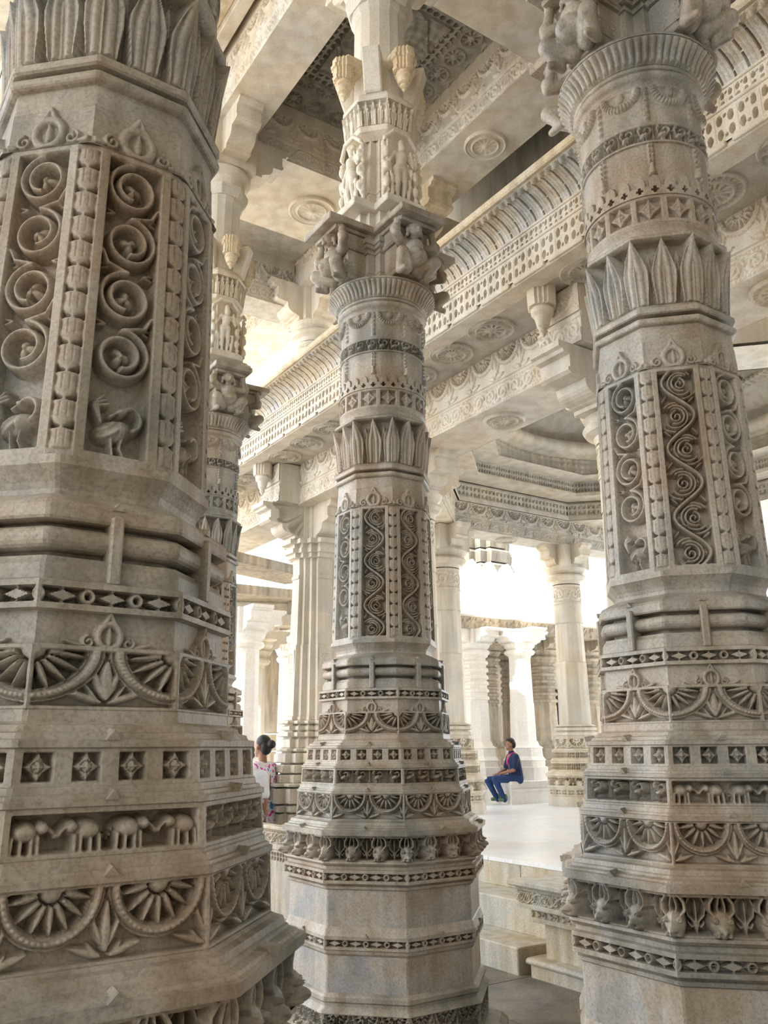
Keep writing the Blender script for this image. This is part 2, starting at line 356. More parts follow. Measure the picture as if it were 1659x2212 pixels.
def p_beasts(n=3):
    def fn(x, y, W, H):
        c = W/n; X = np.mod(x+c/2, c)-c/2; Y = y; m = recess(x*0+W/2, y, 0, W, H*.08, H*.90, .004)
        f = np.zeros_like(x)
        X2 = np.mod(x, c)-c/2
        for s in (-1, 1):
            f = np.maximum(f, .75*dome(pline(X2*s, Y, [(0, H*.12), (c*.05, H*.35), (c*.17, H*.48), (c*.20, H*.70), (c*.12, H*.88)])/(c*.045)))
            f = np.maximum(f, .7*dome(pline(X2*s, Y, [(c*.02, H*.30), (c*.10, H*.22), (c*.16, H*.32)])/(c*.035)))
        f = np.maximum(f, .8*leaf(X2, Y, 0, H*.40, H*.46, c*.06, pi/2)); f = np.maximum(f, .8*dome(pline(X2, Y, [(0, H*.12), (0, H*.42)])/(c*.04)))
        h = comb(m, .040, f, .034)
        face = ell(X, Y, 0, H*.34, c*.30, H*.34); fc = np.maximum(face*.05, 0)
        fc = np.maximum(fc, .066*ell(X, Y, 0, H*.20, c*.15, H*.20))
        for s in (-1, 1):
            fc = np.maximum(fc, .064*ell(X*s, Y, c*.15, H*.43, c*.085, H*.085))
            fc = np.maximum(fc, .040*dome(pline(X*s, Y, [(c*.15, H*.50), (c*.25, H*.62), (c*.24, H*.78), (c*.15, H*.93)])/(c*.055)))
            fc = np.maximum(fc, .034*dome(pline(X*s, Y, [(c*.05, H*.45), (c*.08, H*.70), (c*.04, H*.9)])/(c*.04)))
            fc = np.maximum(fc, .058*ell(X*s, Y, c*.12, H*.12, c*.09, H*.08)); fc = fc-.012*ell(X*s, Y, c*.055, H*.16, c*.03, H*.04)-.010*ell(X*s, Y, c*.15, H*.43, c*.03, H*.03)
        return np.where(fc > 0.001, np.maximum(h, -.040+fc*1.25), h)
    return fn
def p_petals(n=3, rib=True, D=.03):
    def fn(x, y, W, H):
        c = W/n; t = y/H
        def pet(X, w, top, lift, lo):
            hw = w*(.80+.20*sm(.0, .40, t))*np.clip(1-(np.clip(t-.50, 0, 1)/(top-.50))**1.1, 0, 1)+1e-6
            q = np.abs(X)/hw; ins = (q < 1)*(t < top); qq = 1-np.abs(X)/(w*.95)-np.clip(t-.50, 0, 1)*.9
            g = .62+.38*np.abs(np.cos(qq*pi*1.7)) if rib else .82+.18*np.cos(q*8)*np.cos(y*170)
            g = np.where(q > .86, 1.0, g); return np.where(ins, lo+(lift-lo)*g, -1)
        X = np.mod(x+c/2, c)-c/2; X2 = np.mod(x, c)-c/2
        f = np.maximum(-D, np.maximum(pet(X2, c*.20, .86, -D*.30, -D*.75), pet(X, c*.44, .985, .018, -.010)))
        return f*sm(0, .005, H-y)*sm(0, .004, y-.001)
    return fn
def p_swag(n):
    def fn(x, y, W, H):
        c = W/n; X = np.mod(x, c)-c/2; R = c*.43; Y = y-H*.92; rho = np.hypot(X, Y); th = np.arctan2(Y, X)
        b = (y < H*.92); f = .026*dome((rho-R*.80)/(R*.20))*(.8+.2*np.cos(th*34))*b
        f = f-.024*(rho < R*.60)*b; f = np.where(ell(X, y, 0, H*.82, R*.22, H*.12) > 0, .014*ell(X, y, 0, H*.82, R*.22, H*.12), f)
        f = np.maximum(f, .008*(y > H*.92)); X2 = np.mod(x+c/2, c)-c/2
        f = np.maximum(f, .016*dome(X2/(.014))*(.6+.4*np.cos(y*190))*(y > H*.06)*(y < H*.92)); return f
    return fn
def p_chain(n):
    def fn(x, y, W, H):
        c = W/n; X2 = np.mod(x+c/2, c)-c/2; f = .020*dome((np.abs(X2)-.007)/.008)*(.6+.4*np.cos(y*230))*(y > H*.34)
        w = .018*(1.15-sm(0, .3, y/H)*.6); f = np.maximum(f, .024*dome(X2/w)*(y < H*.36)*(y > H*.06)); return f
    return fn
def p_merlon(n):
    def fn(x, y, W, H):
        c = W/n; X = np.abs(np.mod(x, c)-c/2)/(c*.5); t = y/H; top = .55+.4*np.sqrt(np.clip(1-(X/.78)**2, 0, 1))
        f = .016*((X < .78) & (t < top)); f = np.maximum(f, .016*(t < .42))
        Xc = np.mod(x, c)-c/2; Yc = y-H*.24; cr = ((np.abs(Xc) < .005) & (np.abs(Yc) < H*.15)) | ((np.abs(Yc) < .005) & (np.abs(Xc) < .014))
        return f-.035*cr
    return fn
def p_crest(x, y, W, H):
    X = np.abs(x-W/2); R = H*.30; cy = H*.36
    f = dome((np.hypot(x-W/2, (y-cy)*.9)-R)/(H*.10)); f = np.maximum(f, dome(pline(X, y, [(R*.75, cy+R*.7), (R*.25, H*.80), (0, H*.97)])/(H*.07)))
    f = np.maximum(f, .8*leaf(x-W/2, y, 0, H*.12, H*.48, H*.12, pi/2)); f = np.maximum(f, .8*dome(spiral(X, y, R*1.75, H*.2, H*.17, H*.11, 1.4, pi/2, -1)/(H*.05)))
    f = np.maximum(f, .8*leaf(X, y, R*2.2, H*.08, H*.55, H*.10, .25)); return .017*f*sm(0, .01, W/2-X)
def p_scroll(n=8, D=.015, rot=0):
    def fn(x, y, W, H):
        c = W/n; k = np.floor(x/c); s = np.where(np.mod(k, 2) > 0, 1., -1.); X = np.mod(x, c)-c/2
        m = sm(0, .01, y-H*.08)*sm(0, .01, H*.92-y)
        d = spiral(X, (y-H/2)*s, 0, 0, H*.34, H*.17, 1.6, 0); f = dome(d/(H*.07))
        yc = H/2+H*.3*np.sin(x/c*pi+pi/2); f = np.maximum(f, dome((y-yc)/(H*.09)))
        f = np.maximum(f, .5*(.5+.5*np.cos(x/c*31)*np.cos(y/H*22)))
        return comb(m, D, f, D)
    return fn
def p_rosettes(n=6, D=.03):
    A = p_arcs(n, 0, D, 11); return A
def medallion(mb, cx, cy, z, R, petals=14, down=True, D=.03, style=0):
    nr, na = 40, 144; r = np.linspace(0.0005, R, nr)[:, None]+np.zeros((1, na)); a = np.linspace(0, 2*pi, na, endpoint=False)[None, :]+np.zeros((nr, 1)); q = r/R
    h = -D*((q > .68) & (q < .86))*(.5-.5*np.cos(a*petals*(1 if style else 2))) if style != 2 else -D*.4*((q > .7) & (q < .75))
    h = h-D*((q > .26) & (q < .58))*np.clip(.3+np.cos(a*petals), 0, 1)*(1 if style != 2 else .3)
    h = h+.018*np.exp(-((q-.62)/.03)**2)+.02*np.exp(-(q/.14)**2)+.014*np.exp(-((q-.94)/.04)**2); h = np.where(q > .985, -.0, h)+.022
    P = np.stack([cx+r*np.cos(a), cy+r*np.sin(a), z-h if down else z+h], -1).transpose(1, 0, 2)
    mb.grid(P, flip=not down, wrap=True)
    rim = np.stack([np.stack([cx+R*np.cos(a[0]), cy+R*np.sin(a[0]), np.full(na, z-.022+(-.0))], -1), np.stack([cx+R*1.01*np.cos(a[0]), cy+R*1.01*np.sin(a[0]), np.full(na, z+.01)], -1)], 1)
    mb.grid(rim, flip=not down, wrap=True)

# ------------------------------------------------------------------ relief surfaces
RK = 2.4
def ring_relief(mb, p0, p1, z0, z1, fn, res=.003, miter=.02):
    k = len(p0)
    for i in range(k):
        a0, b0, a1, b1 = p0[i], p0[(i+1) % k], p1[i], p1[(i+1) % k]
        f = fn(i) if callable(fn) and getattr(fn, 'byface', False) else fn
        W = (np.linalg.norm(b0-a0)+np.linalg.norm(b1-a1))/2; H = sqrt((z1-z0)**2+(np.linalg.norm(a1)-np.linalg.norm(a0))**2)
        nx = max(2, int(W/res)); nz = max(2, int(H/res)); s = np.linspace(0, 1, nx)[:, None]+np.zeros((1, nz)); t = np.linspace(0, 1, nz)[None, :]+np.zeros((nx, 1))
        A = a0[None, None]*(1-t[..., None])+a1[None, None]*t[..., None]; B = b0[None, None]*(1-t[..., None])+b1[None, None]*t[..., None]
        P = A*(1-s[..., None])+B*s[..., None]; d = b0-a0; n = np.array((d[1], -d[0]))/np.linalg.norm(d)
        pr = a0-p0[i-1]; n0 = np.array((pr[1], -pr[0]))/np.linalg.norm(pr); nx_ = p0[(i+2) % k]-b0; n1 = np.array((nx_[1], -nx_[0]))/np.linalg.norm(nx_)
        v0 = (n+n0); v0 = v0/np.dot(v0, n); v1 = (n+n1); v1 = v1/np.dot(v1, n)
        x = s*W; w0 = np.clip(1-x/miter, 0, 1)[..., None]; w1 = np.clip(1-(W-x)/miter, 0, 1)[..., None]
        N = n+(v0-n)*w0+(v1-n)*w1
        h = np.zeros_like(x) if f is None else f(x, t*H, W, H)
        h = np.where(h < 0, h*RK, h)
        P = P+N*h[..., None]; Z = z0+(z1-z0)*t
        P = np.concatenate([P[:, :1]*.93, P, P[:, -1:]*.93], 1); Z = np.concatenate([Z[:, :1], Z, Z[:, -1:]], 1)
        mb.grid(np.concatenate([P, Z[..., None]], -1))
def byface(d):
    def fn(i): return d[i % len(d)]
    fn.byface = True; return fn
def cyl_relief(mb, z0, r0, z1, r1, fn, res=.004, c=(0, 0)):
    R = (r0+r1)/2; W = 2*pi*R; H = z1-z0; nx = int(W/res); nz = max(2, int(H/res))
    s = (np.arange(nx)/nx)[:, None]+np.zeros((1, nz)); t = np.linspace(0, 1, nz)[None, :]+np.zeros((nx, 1))
    h = fn(s*W, t*H, W, H) if fn else 0*s; h = np.where(h < 0, h*1.5, h); r = r0+(r1-r0)*t+h; z = z0+H*t; a = s*2*pi
    r = np.concatenate([r[:, :1]*0+r0-.03, r, r[:, -1:]*0+r1-.03], 1); z = np.concatenate([z[:, :1], z, z[:, -1:]], 1); a = np.concatenate([a[:, :1], a, a[:, :1]], 1)
    mb.grid(np.stack([c[0]+r*np.cos(a), c[1]+r*np.sin(a), z], -1), wrap=True)
def quad_relief(mb, o, ex, ey, fn, res=.01):     # origin, edge vectors; normal = ex x ey
    o, ex, ey = map(lambda q: np.array(q, float), (o, ex, ey)); W, H = np.linalg.norm(ex), np.linalg.norm(ey); n = np.cross(ex, ey); n /= np.linalg.norm(n)
    nx, ny = max(2, int(W/res)), max(2, int(H/res)); s = np.linspace(0, 1, nx)[:, None]+np.zeros((1, ny)); t = np.linspace(0, 1, ny)[None, :]+np.zeros((nx, 1))
    h = fn(s*W, t*H, W, H); P = o+ex*s[..., None]+ey*t[..., None]+n*h[..., None]; mb.grid(P)
def tabs(mb, z, r, s=.03, dz=.03, out=.0):
    for k in range(8):
        a = radians(45*k); ap = r*cos(radians(22.5)); c, n = cos(a), sin(a); tx, ty = -n, c
        P = []
        for (o, w, zz) in ((ap+.006+out, s, z), (ap+.006+out, -s, z), (ap-.03, 0, z+dz*1.2), (ap+.010+out, 0, z+dz), (ap-.05, s*.8, z), (ap-.05, -s*.8, z)):
            P.append((o*c+w*tx, o*n+w*ty, zz))
        mb.add(P, None, [(1, 0, 3), (0, 4, 3), (3, 4, 2), (1, 3, 5), (3, 2, 5), (0, 1, 5), (0, 5, 4)])

# ------------------------------------------------------------------ figures made of capsules, fused into one surface
def capsule(mb, a, b, ra, rb, n=14):
    a, b = np.array(a, float), np.array(b, float); d = b-a; L = np.linalg.norm(d)+1e-9; d /= L
    u = np.cross(d, (0, 0, 1) if abs(d[2]) < .9 else (1, 0, 0)); u /= np.linalg.norm(u); v = np.cross(d, u)
    Lp = []
    th = np.arange(n)*2*pi/n
    rows = [(-ra*cos(q), ra*sin(q)) for q in np.linspace(.15, pi/2, 5)]+[(L+rb*sin(q), rb*cos(q)) for q in np.linspace(0, pi/2-.15, 5)]
    for o, r in rows: Lp.append(a+d*o+r*(np.outer(np.cos(th), u)+np.outer(np.sin(th), v)))
    mb.loops(Lp)
def ellipsoid(mb, c, r, rot=None, n=20):
    ph = np.linspace(-pi/2+.08, pi/2-.08, 12); th = np.arange(n)*2*pi/n; L = []
    for p in ph:
        q = np.c_[np.cos(th)*cos(p)*r[0], np.sin(th)*cos(p)*r[1], np.full(n, sin(p)*r[2])]
        if rot is not None: q = q @ np.array(rot).T
        L.append(q+np.array(c))
    mb.loops(L)
def fuse(o, vox=.008, it=3):
    m = o.modifiers.new('remesh', 'REMESH'); m.mode = 'VOXEL'; m.voxel_size = vox; m.use_smooth_shade = True
    k = o.modifiers.new('smooth', 'SMOOTH'); k.iterations = it; k.factor = .5
    dg = bpy.context.evaluated_depsgraph_get(); ev = o.evaluated_get(dg); me = bpy.data.meshes.new_from_object(ev)
    o.modifiers.clear(); o.data = me
    return o

def atlas_figure(root, ang, pose=0):
    """squatting pot-bellied bearer under a bracket slab; local +x = outward"""
    mb = MB(); b0 = .375; z0 = 4.95; sg = -1 if pose % 2 else 1
    def P(x, y, z):
        y *= sg*1.12; x *= 1.12; z *= 1.02
        return ((b0+x)*cos(ang)-y*sin(ang), (b0+x)*sin(ang)+y*cos(ang), z0+z)
    E_ = lambda c, r: ellipsoid(mb, P(*c), r); C_ = lambda a, b, ra, rb: capsule(mb, P(*a), P(*b), ra, rb)
    E_((.055, 0, .015), (.080, .080, .070)); E_((.03, 0, .105), (.065, .078, .060)); E_((.105, 0, .005), (.035, .035, .030))
    C_((.01, -.070, .135), (.01, .070, .135), .040, .040); C_((.02, 0, .14), (.055, .01, .19), .032, .032)
    E_((.070, .012, .215), (.050, .046, .055)); E_((.045, .012, .245), (.052, .052, .036)); E_((.118, .014, .205), (.012, .012, .016)); E_((.108, .014, .180), (.016, .022, .012))
    for k in (-1, 1):
        E_((.06, .012+k*.050, .20), (.016, .014, .028)); E_((.06, .012+k*.056, .165), (.014, .014, .014))
        hi = .155 if k > 0 else .115
        C_((.01, k*.085, .135), (.055, k*.150, hi), .038, .032); C_((.055, k*.150, hi), (.045, k*.130, .235), .031, .024)
        C_((.045, k*.130, .243), (.045, k*.130, .262), .027, .026)
        for q in range(4): C_((.020+.017*q, k*.132, .262), (.018+.018*q, k*.134, .292), .0085, .007)
        C_((.05, k*.152, hi+.02), (.052, k*.150, hi+.03), .038, .038)
        C_((.005, k*.045, -.045), (.085, k*.120, -.005), .055, .047); C_((.085, k*.120, -.005), (.030, k*.105, -.095), .043, .030); C_((.020, k*.105, -.100), (.085, k*.110, -.112), .026, .020)
    C_((-.12, 0, .12), (-.03, 0, .03), .08, .07)
    o = mb.build('bearer_figure', M_COL, root); fuse(o, .006, 1); return o
def standing_figure(root, ang, r, z0, hh, mat, vox=.007):
    mb = MB(); k = hh/1.0
    def P(x, y, z): return ((r+x*k)*cos(ang)-y*k*sin(ang), (r+x*k)*sin(ang)+y*k*cos(ang), z0+z*k)
    ellipsoid(mb, P(.02, .03, .88), (.06*k, .06*k, .08*k)); ellipsoid(mb, P(.0, .03, .97), (.045*k, .045*k, .07*k))
    capsule(mb, P(.01, .03, .80), P(.01, .03, .84), .03*k, .03*k); capsule(mb, P(.01, -.08, .76), P(.01, .12, .76), .045*k, .045*k)
    capsule(mb, P(.02, .02, .72), P(.02, .0, .58), .09*k, .065*k); capsule(mb, P(.01, -.03, .52), P(.01, .03, .52), .08*k, .08*k)
    capsule(mb, P(.01, -.045, .50), P(.04, -.06, .27), .062*k, .042*k); capsule(mb, P(.04, -.06, .27), P(0, -.05, .05), .04*k, .028*k)
    capsule(mb, P(.01, .045, .50), P(.03, .055, .27), .062*k, .042*k); capsule(mb, P(.03, .055, .27), P(0, .05, .05), .04*k, .028*k)
    for s in (-.05, .05): capsule(mb, P(0, s, .02), P(.07, s*1.2, .02), .025*k, .02*k)
    capsule(mb, P(0, .12, .76), P(.04, .20, .60), .03*k, .025*k); capsule(mb, P(.04, .20, .60), P(.06, .16, .78), .024*k, .02*k); ellipsoid(mb, P(.06, .15, .82), (.022*k, .022*k, .03*k))
    capsule(mb, P(0, -.10, .76), P(.02, -.19, .58), .03*k, .025*k); capsule(mb, P(.02, -.19, .58), P(.04, -.18, .42), .024*k, .02*k); ellipsoid(mb, P(.04, -.18, .37), (.02*k, .02*k, .03*k))
    for s in (-1, 1):
        capsule(mb, P(-.02, s*.27, 0), P(-.02, s*.27, .9), .028*k, .026*k)
        for q in range(6): ellipsoid(mb, P(.0, s*.27, .1+.15*q), (.042*k, .042*k, .04*k))
        for q in range(3): ellipsoid(mb, P(.03, s*.24, .22+.25*q), (.045*k, .045*k, .09*k))
        capsule(mb, P(.02, s*.26, .95), P(.05, s*.12, 1.10), .035*k, .03*k)
        capsule(mb, P(.0, s*.13, .02), P(.03, s*.15, .30), .03*k, .028*k); ellipsoid(mb, P(.03, s*.15, .36), (.03*k, .03*k, .04*k))
    capsule(mb, P(.05, -.12, 1.10), P(.05, .12, 1.10), .035*k, .035*k)
    o = mb.build('standing_figure', mat, root); fuse(o, vox, 1); return o

# ------------------------------------------------------------------ the great carved column
def slab_arm(mb, ang, r0, r1, w, z0, z1, b=.006):
    n = MB(); n.box(r0, r1, -w/2, w/2, z0, z1, b); V = np.vstack(n.V); c, s = cos(ang), sin(ang)
    V2 = np.c_[V[:, 0]*c-V[:, 1]*s, V[:, 0]*s+V[:, 1]*c, V[:, 2]]; mb.add(V2, np.vstack(n.Q), np.vstack(n.T) if n.T else None)
def rot_add(mb, src, ang, cx=0, cy=0, dz=0):
    V = np.vstack(src.V); c, s = cos(ang), sin(ang)
    for q in src.N: mb.N.append((q[0]+mb.n,))
    mb.add(np.c_[cx+V[:, 0]*c-V[:, 1]*s, cy+V[:, 0]*s+V[:, 1]*c, V[:, 2]+dz], np.vstack(src.Q) if src.Q else None, np.vstack(src.T) if src.T else None)
def shaft_mesh(root, faces, res):
    mb = MB(); c = .034; ff = []
    for k in range(8): ff += [faces[k], p_buds]
    ring_relief(mb, octc(.350, c), octc(.332, c), 2.315, 3.181, byface(ff), res, .004)
    return mb.build('carved_shaft', M_COL, root, smooth=True)
def bird_mesh(root, anim, res):
    mb = MB(); B = p_birds(4); E = p_birds(4, 'elephant'); ring_relief(mb, octp(.528), octp(.522), 1.458, 1.552, byface([E if k in anim else B for k in range(8)]), res)
    return mb.build('bird_band' if not anim else 'animal_band', M_COL, root, smooth=True)
def build_column(root, faces, res=.003):
    def P(mb, n, m=M_COL, sm_=False): return mb.build(n, m, root, smooth=sm_)
    mb = MB(); mb.lathe([(0, .74), (.10, .74), (.13, .70), (.14, .66)], octo); mb.lathe([(.14, .62), (.17, .62)], octo, cap=False)
    ring_relief(mb, octp(.62), octp(.62), .17, .30, p_arcs(3), .006); mb.lathe([(.30, .63), (.33, .60), (.345, .60), (.355, .612), (.375, .612), (.385, .60), (.392, .58)], octo, cap=False)
    P(mb, 'plinth')
    mb = MB(); mb.lathe([(.39, .58), (.575, .578)], octo, cap=False)
    P(mb, 'lower_dado', M_DADO)
    mb = MB(); mb.lathe([(.572, .578), (.585, .592), (.60, .594), (.606, .604)], octo, cap=False); ring_relief(mb, octp(.605), octp(.605), .606, .668, p_lozenge(4), res)
    mb.lathe([(.668, .606), (.674, .606), (.69, .598), (.712, .590), (.72, .583)], octo, cap=False); tabs(mb, .668, .606, .018, .02); P(mb, 'lower_lattice_band')
    mb = MB(); mb.lathe([(.715, .584), (.912, .583)], octo, cap=False); P(mb, 'dado', M_DADO)
    mb = MB(); mb.lathe([(.905, .583), (.912, .598), (.925, .600), (.929, .588), (.936, .590), (.941, .618)], octo, cap=False); ring_relief(mb, octp(.62), octp(.62), .941, 1.01, p_lozenge(4), res)
    mb.lathe([(1.01, .62), (1.014, .60), (1.03, .60), (1.034, .612), (1.046, .625), (1.056, .622)], octo, cap=False); P(mb, 'lattice_band')
    mb = MB(); ring_relief(mb, octp(.612), octp(.612), 1.05, 1.192, p_beasts(3), res, .05); P(mb, 'beast_frieze', M_COL, True)
    mb = MB(); mb.lathe([(1.188, .600), (1.192, .640), (1.219, .643), (1.222, .628), (1.228, .622), (1.232, .600), (1.240, .598), (1.243, .590), (1.258, .586), (1.262, .566), (1.268, .556)], octo, cap=False); tabs(mb, 1.219, .642, .018, .020); P(mb, 'frieze_cornice')
    mb = MB(); ring_relief(mb, octp(.553), octp(.547), 1.265, 1.412, p_arcs(2, .0, .022, 7), res); P(mb, 'lotus_band', M_COL, True)
    mb = MB(); mb.lathe([(1.405, .545), (1.411, .554), (1.424, .554), (1.427, .545), (1.433, .543), (1.435, .536), (1.449, .533), (1.452, .528), (1.461, .527)], octo, cap=False); tabs(mb, 1.424, .554, .015, .018); P(mb, 'moulding')
    bird_mesh(root, (6,), res)
    mb = MB(); mb.lathe([(1.548, .520), (1.552, .529), (1.563, .529), (1.566, .519), (1.573, .517), (1.575, .508), (1.588, .505), (1.590, .500), (1.594, .498)], octo, cap=False); tabs(mb, 1.563, .529, .014, .018); P(mb, 'moulding')
    mb = MB(); ring_relief(mb, octp(.498), octp(.493), 1.590, 1.662, p_stars(4), res); P(mb, 'star_band', M_COL, True)
    mb = MB(); mb.lathe([(1.660, .490), (1.664, .500), (1.678, .500), (1.681, .484), (1.692, .478), (1.695, .462), (1.708, .452), (1.712, .436), (1.716, .428)], octo, cap=False); tabs(mb, 1.678, .50, .015, .02); mb.lathe([(1.716, .428), (1.742, .425)], octo, cap=False); P(mb, 'ledge')
    mb = MB(); ring_relief(mb, octp(.426), octp(.424), 1.74, 1.873, p_arcs(1, .5, .022, 9), res); mb.lathe([(1.868, .424), (1.874, .424), (1.878, .40), (1.88, .39)], octo, cap=False); P(mb, 'half_lotus_band', M_COL, True)
    mb = MB(); ring_relief(mb, octp(.405), octp(.402), 1.868, 1.952, p_crest, res); P(mb, 'crested_neck', M_COL, True)
    mb = MB(); mb.lathe([(1.946, .40), (1.950, .422)], octo, cap=False); ring_relief(mb, octp(.425), octp(.423), 1.95, 2.012, p_lozenge(3), res); mb.lathe([(2.012, .423), (2.018, .405)], octo, cap=False); P(mb, 'ringed_lattice_band')
    mb = MB(); mb.lathe([(2.012, .404), (2.052, .402), (2.062, .394), (2.070, .390), (2.072, .35), (2.086, .35), (2.087, .37)], octo, cap=False); P(mb, 'collar_band', M_COL)
    mb = MB(); mb.lathe([(2.085, .37)]+[(2.1125-.026*cos(q), .378+.026*sin(q)) for q in np.linspace(.1, pi-.1, 9)]+[(2.14, .37)], octo, cap=False)
    mb.lathe([(2.137, .35), (2.15, .35), (2.152, .404), (2.158, .408), (2.186, .406), (2.196, .398), (2.214, .36), (2.232, .318)], octo, cap=False); tabs(mb, 2.186, .406, .014, .018)
    for k in range(8): slab_arm(mb, radians(45*k), .33, .388, .030, 2.012, 2.172, .005)
    P(mb, 'ring_moulding', M_COL)
    mb = MB(); mb.lathe([(2.228, .318), (2.245, .316), (2.26, .322), (2.278, .335), (2.29, .346), (2.296, .352), (2.318, .352)], octo, cap=False); P(mb, 'shaft_foot')
    shaft_mesh(root, faces, res)
    mb = MB(); mb.lathe([(3.178, .334), (3.181, .332), (3.184, .31)], octo, cap=False); ring_relief(mb, octp(.318), octp(.312), 3.181, 3.31, p_crest, res); mb.lathe([(3.31, .312), (3.386, .308)], octo, cap=False); P(mb, 'upper_crested_neck', M_COL, True)
    mb = MB(); mb.lathe([(3.380, .308), (3.382, .322)]+[(3.398-.016*cos(q), .320+.014*sin(q)) for q in np.linspace(.2, pi-.2, 7)]+[(3.414, .318), (3.415, .280), (3.430, .280), (3.431, .325), (3.436, .332), (3.456, .332), (3.470, .318), (3.486, .297)], octo, cap=False); P(mb, 'neck_ring', M_COL)
    mb = MB(); ring_relief(mb, octp(.298), octp(.332), 3.478, 3.79, p_petals(2), res, .03); mb.lathe([(3.786, .30), (3.79, .338), (3.806, .338), (3.812, .30)], octo, cap=False); P(mb, 'petal_crown', M_COL, True)
    mb = MB(); mb.lathe([(3.80, .28), (3.815, .296), (3.83, .300), (3.845, .296), (3.852, .290), (3.86, .300), (3.875, .302)], circ, cap=False); P(mb, 'round_moulding', M_COL, True)
    mb = MB(); cyl_relief(mb, 3.871, .302, 4.015, .300, p_stars(14), .0035); P(mb, 'star_ring', M_COL, True)
    mb = MB(); cyl_relief(mb, 4.01, .292, 4.115, .290, p_merlon(28), .003); P(mb, 'merlon_ring', M_COL, False)
    mb = MB(); cyl_relief(mb, 4.108, .290, 4.292, .290, p_chain(8), .003); P(mb, 'chain_drum', M_COL, True)
    mb = MB(); cyl_relief(mb, 4.285, .300, 4.392, .300, p_birds(22), .003); P(mb, 'dancer_frieze', M_COL, True)
    mb = MB(); cyl_relief(mb, 4.388, .290, 4.60, .290, p_swag(8), .003); P(mb, 'garland_drum', M_COL, True)
    mb = MB(); mb.lathe([(4.60, .290), (4.618, .291), (4.625, .304), (4.64, .318), (4.655, .320), (4.662, .312), (4.664, .290), (4.672, .290), (4.675, .308), (4.688, .316), (4.694, .30)], circ, cap=False)
    cyl_relief(mb, 4.695, .312, 4.80, .382, lambda x, y, W, H: .020*np.sqrt(np.abs(np.sin(x/W*pi*64)))*sm(0, .015, y)*sm(0, .012, H-y)-.014*np.sin(y/H*pi), .0035)
    mb.lathe([(4.80, .385), (4.815, .385), (4.822, .35), (4.83, .2)], circ, cap=False); P(mb, 'fluted_disc', M_COL, True)
    # capital with bearers
    mb = MB(); z = 4.82
    for a, b, r in ((0, .05, .30), (.05, .065, .275), (.065, .09, .285), (.09, .105, .262), (.105, .26, .262), (.26, .275, .275), (.275, .30, .262), (.30, .33, .29), (.33, .37, .305), (.37, .45, .27)): mb.lathe([(z+a, r), (z+b, r-.004)], stepped)
    P(mb, 'stepped_capital', M_COL)
    for k in range(4):
        a = radians(90*k); mb = MB(); slab_arm(mb, a, .15, .55, .38, 5.235, 5.285); slab_arm(mb, a, .15, .48, .30, 5.205, 5.235); slab_arm(mb, a, .15, .40, .26, 5.09, 5.205); slab_arm(mb, a, .15, .36, .22, 4.86, 5.09)
        for w_, z_ in ((.265, 5.10), (.225, 4.90)):
            for sd in (-1, 1):
                q = MB(); quad_relief(q, (.24, sd*w_/2, z_) if sd < 0 else (.38, sd*w_/2, z_), (.14*-sd, 0, 0), (0, 0, .10), p_scroll(2, .012), .006); rot_add(mb, q, a)
        atlas_figure(P(mb, 'bracket'), a, k)
    # upper pier
    mb = MB(); mb.lathe([(5.26, .235), (5.60, .232)], stepped); mb.lathe([(5.60, .242), (5.62, .242)], stepped); mb.lathe([(5.62, .225), (6.10, .20)], stepped)
    P(mb, 'upper_pier', M_CREAM)
    for k in range(4):
        a = radians(90*k); mb = MB(); slab_arm(mb, a, .10, .34, .34, 5.44, 5.50); slab_arm(mb, a, .1, .31, .30, 5.50, 5.525); standing_figure(P(mb, 'figure_shelf', M_CREAM), a, .255, 5.525, .52, M_CREAM, .008)
    mb = MB(); mb.lathe([(6.08, .20), (6.12, .27), (6.16, .28)], octo, cap=False); ring_relief(mb, octp(.265), octp(.285), 6.16, 6.38, p_petals(4, True, .014), .006, .02); mb.lathe([(6.38, .27), (6.38, .295), (6.42, .295), (6.47, .26), (6.50, .225)], octo, cap=False); P(mb, 'upper_petal_band', M_CREAM, False)
    mb = MB(); mb.lathe([(6.49, .225), (7.30, .215), (7.34, .24), (7.40, .24)], lambda r: octc(r, r*.2), cap=False); P(mb, 'upper_shaft', M_CREAM)
    for k in range(4):      # pendants and oblique struts
        a = radians(90*k); cx, cy = .33*cos(a), .33*sin(a); mb = MB()
        slab_arm(mb, a, .18, .33, .12, 6.70, 6.84)
        mb.lathe([(6.44, .006), (6.455, .018), (6.465, .014), (6.475, .030), (6.49, .034), (6.495, .028), (6.505, .048), (6.55, .056), (6.56, .066), (6.575, .066), (6.58, .056), (6.60, .060)], lambda r: circ(r, 24), (cx, cy)); 
        mb.lathe([(6.60, .062), (6.605, .082), (6.63, .088), (6.635, .078), (6.70, .084), (6.705, .098), (6.73, .100), (6.735, .086), (6.79, .088), (6.795, .080)], lambda r: stepped(r), (cx, cy)); P(mb, 'pendant', M_WARM)
        mb = MB(); src = MB(); src.box(-.07, .07, -.07, .07, 0, .34, .01); V = np.vstack(src.V); V[:, 0] += V[:, 2]*.28+.20; src.V = [V]; rot_add(mb, src, a+radians(45), 0, 0, 6.46); P(mb, 'oblique_strut', M_CREAM)
    mb = MB(); mb.lathe([(7.38, .25), (7.45, .28), (7.5, .28)], octo); mb.lathe([(7.5, .24), (7.62, .24)], circ, cap=False); mb.lathe([(7.62, .24), (7.66, .30), (7.70, .30), (7.74, .26)], circ); mb.lathe([(7.74, .27), (8.30, .27)], square)
    for k in range(4): arm(mb, radians(90*k), .2, .72, .28, 7.82, 8.28)
    P(mb, 'top_capital', M_CREAM)
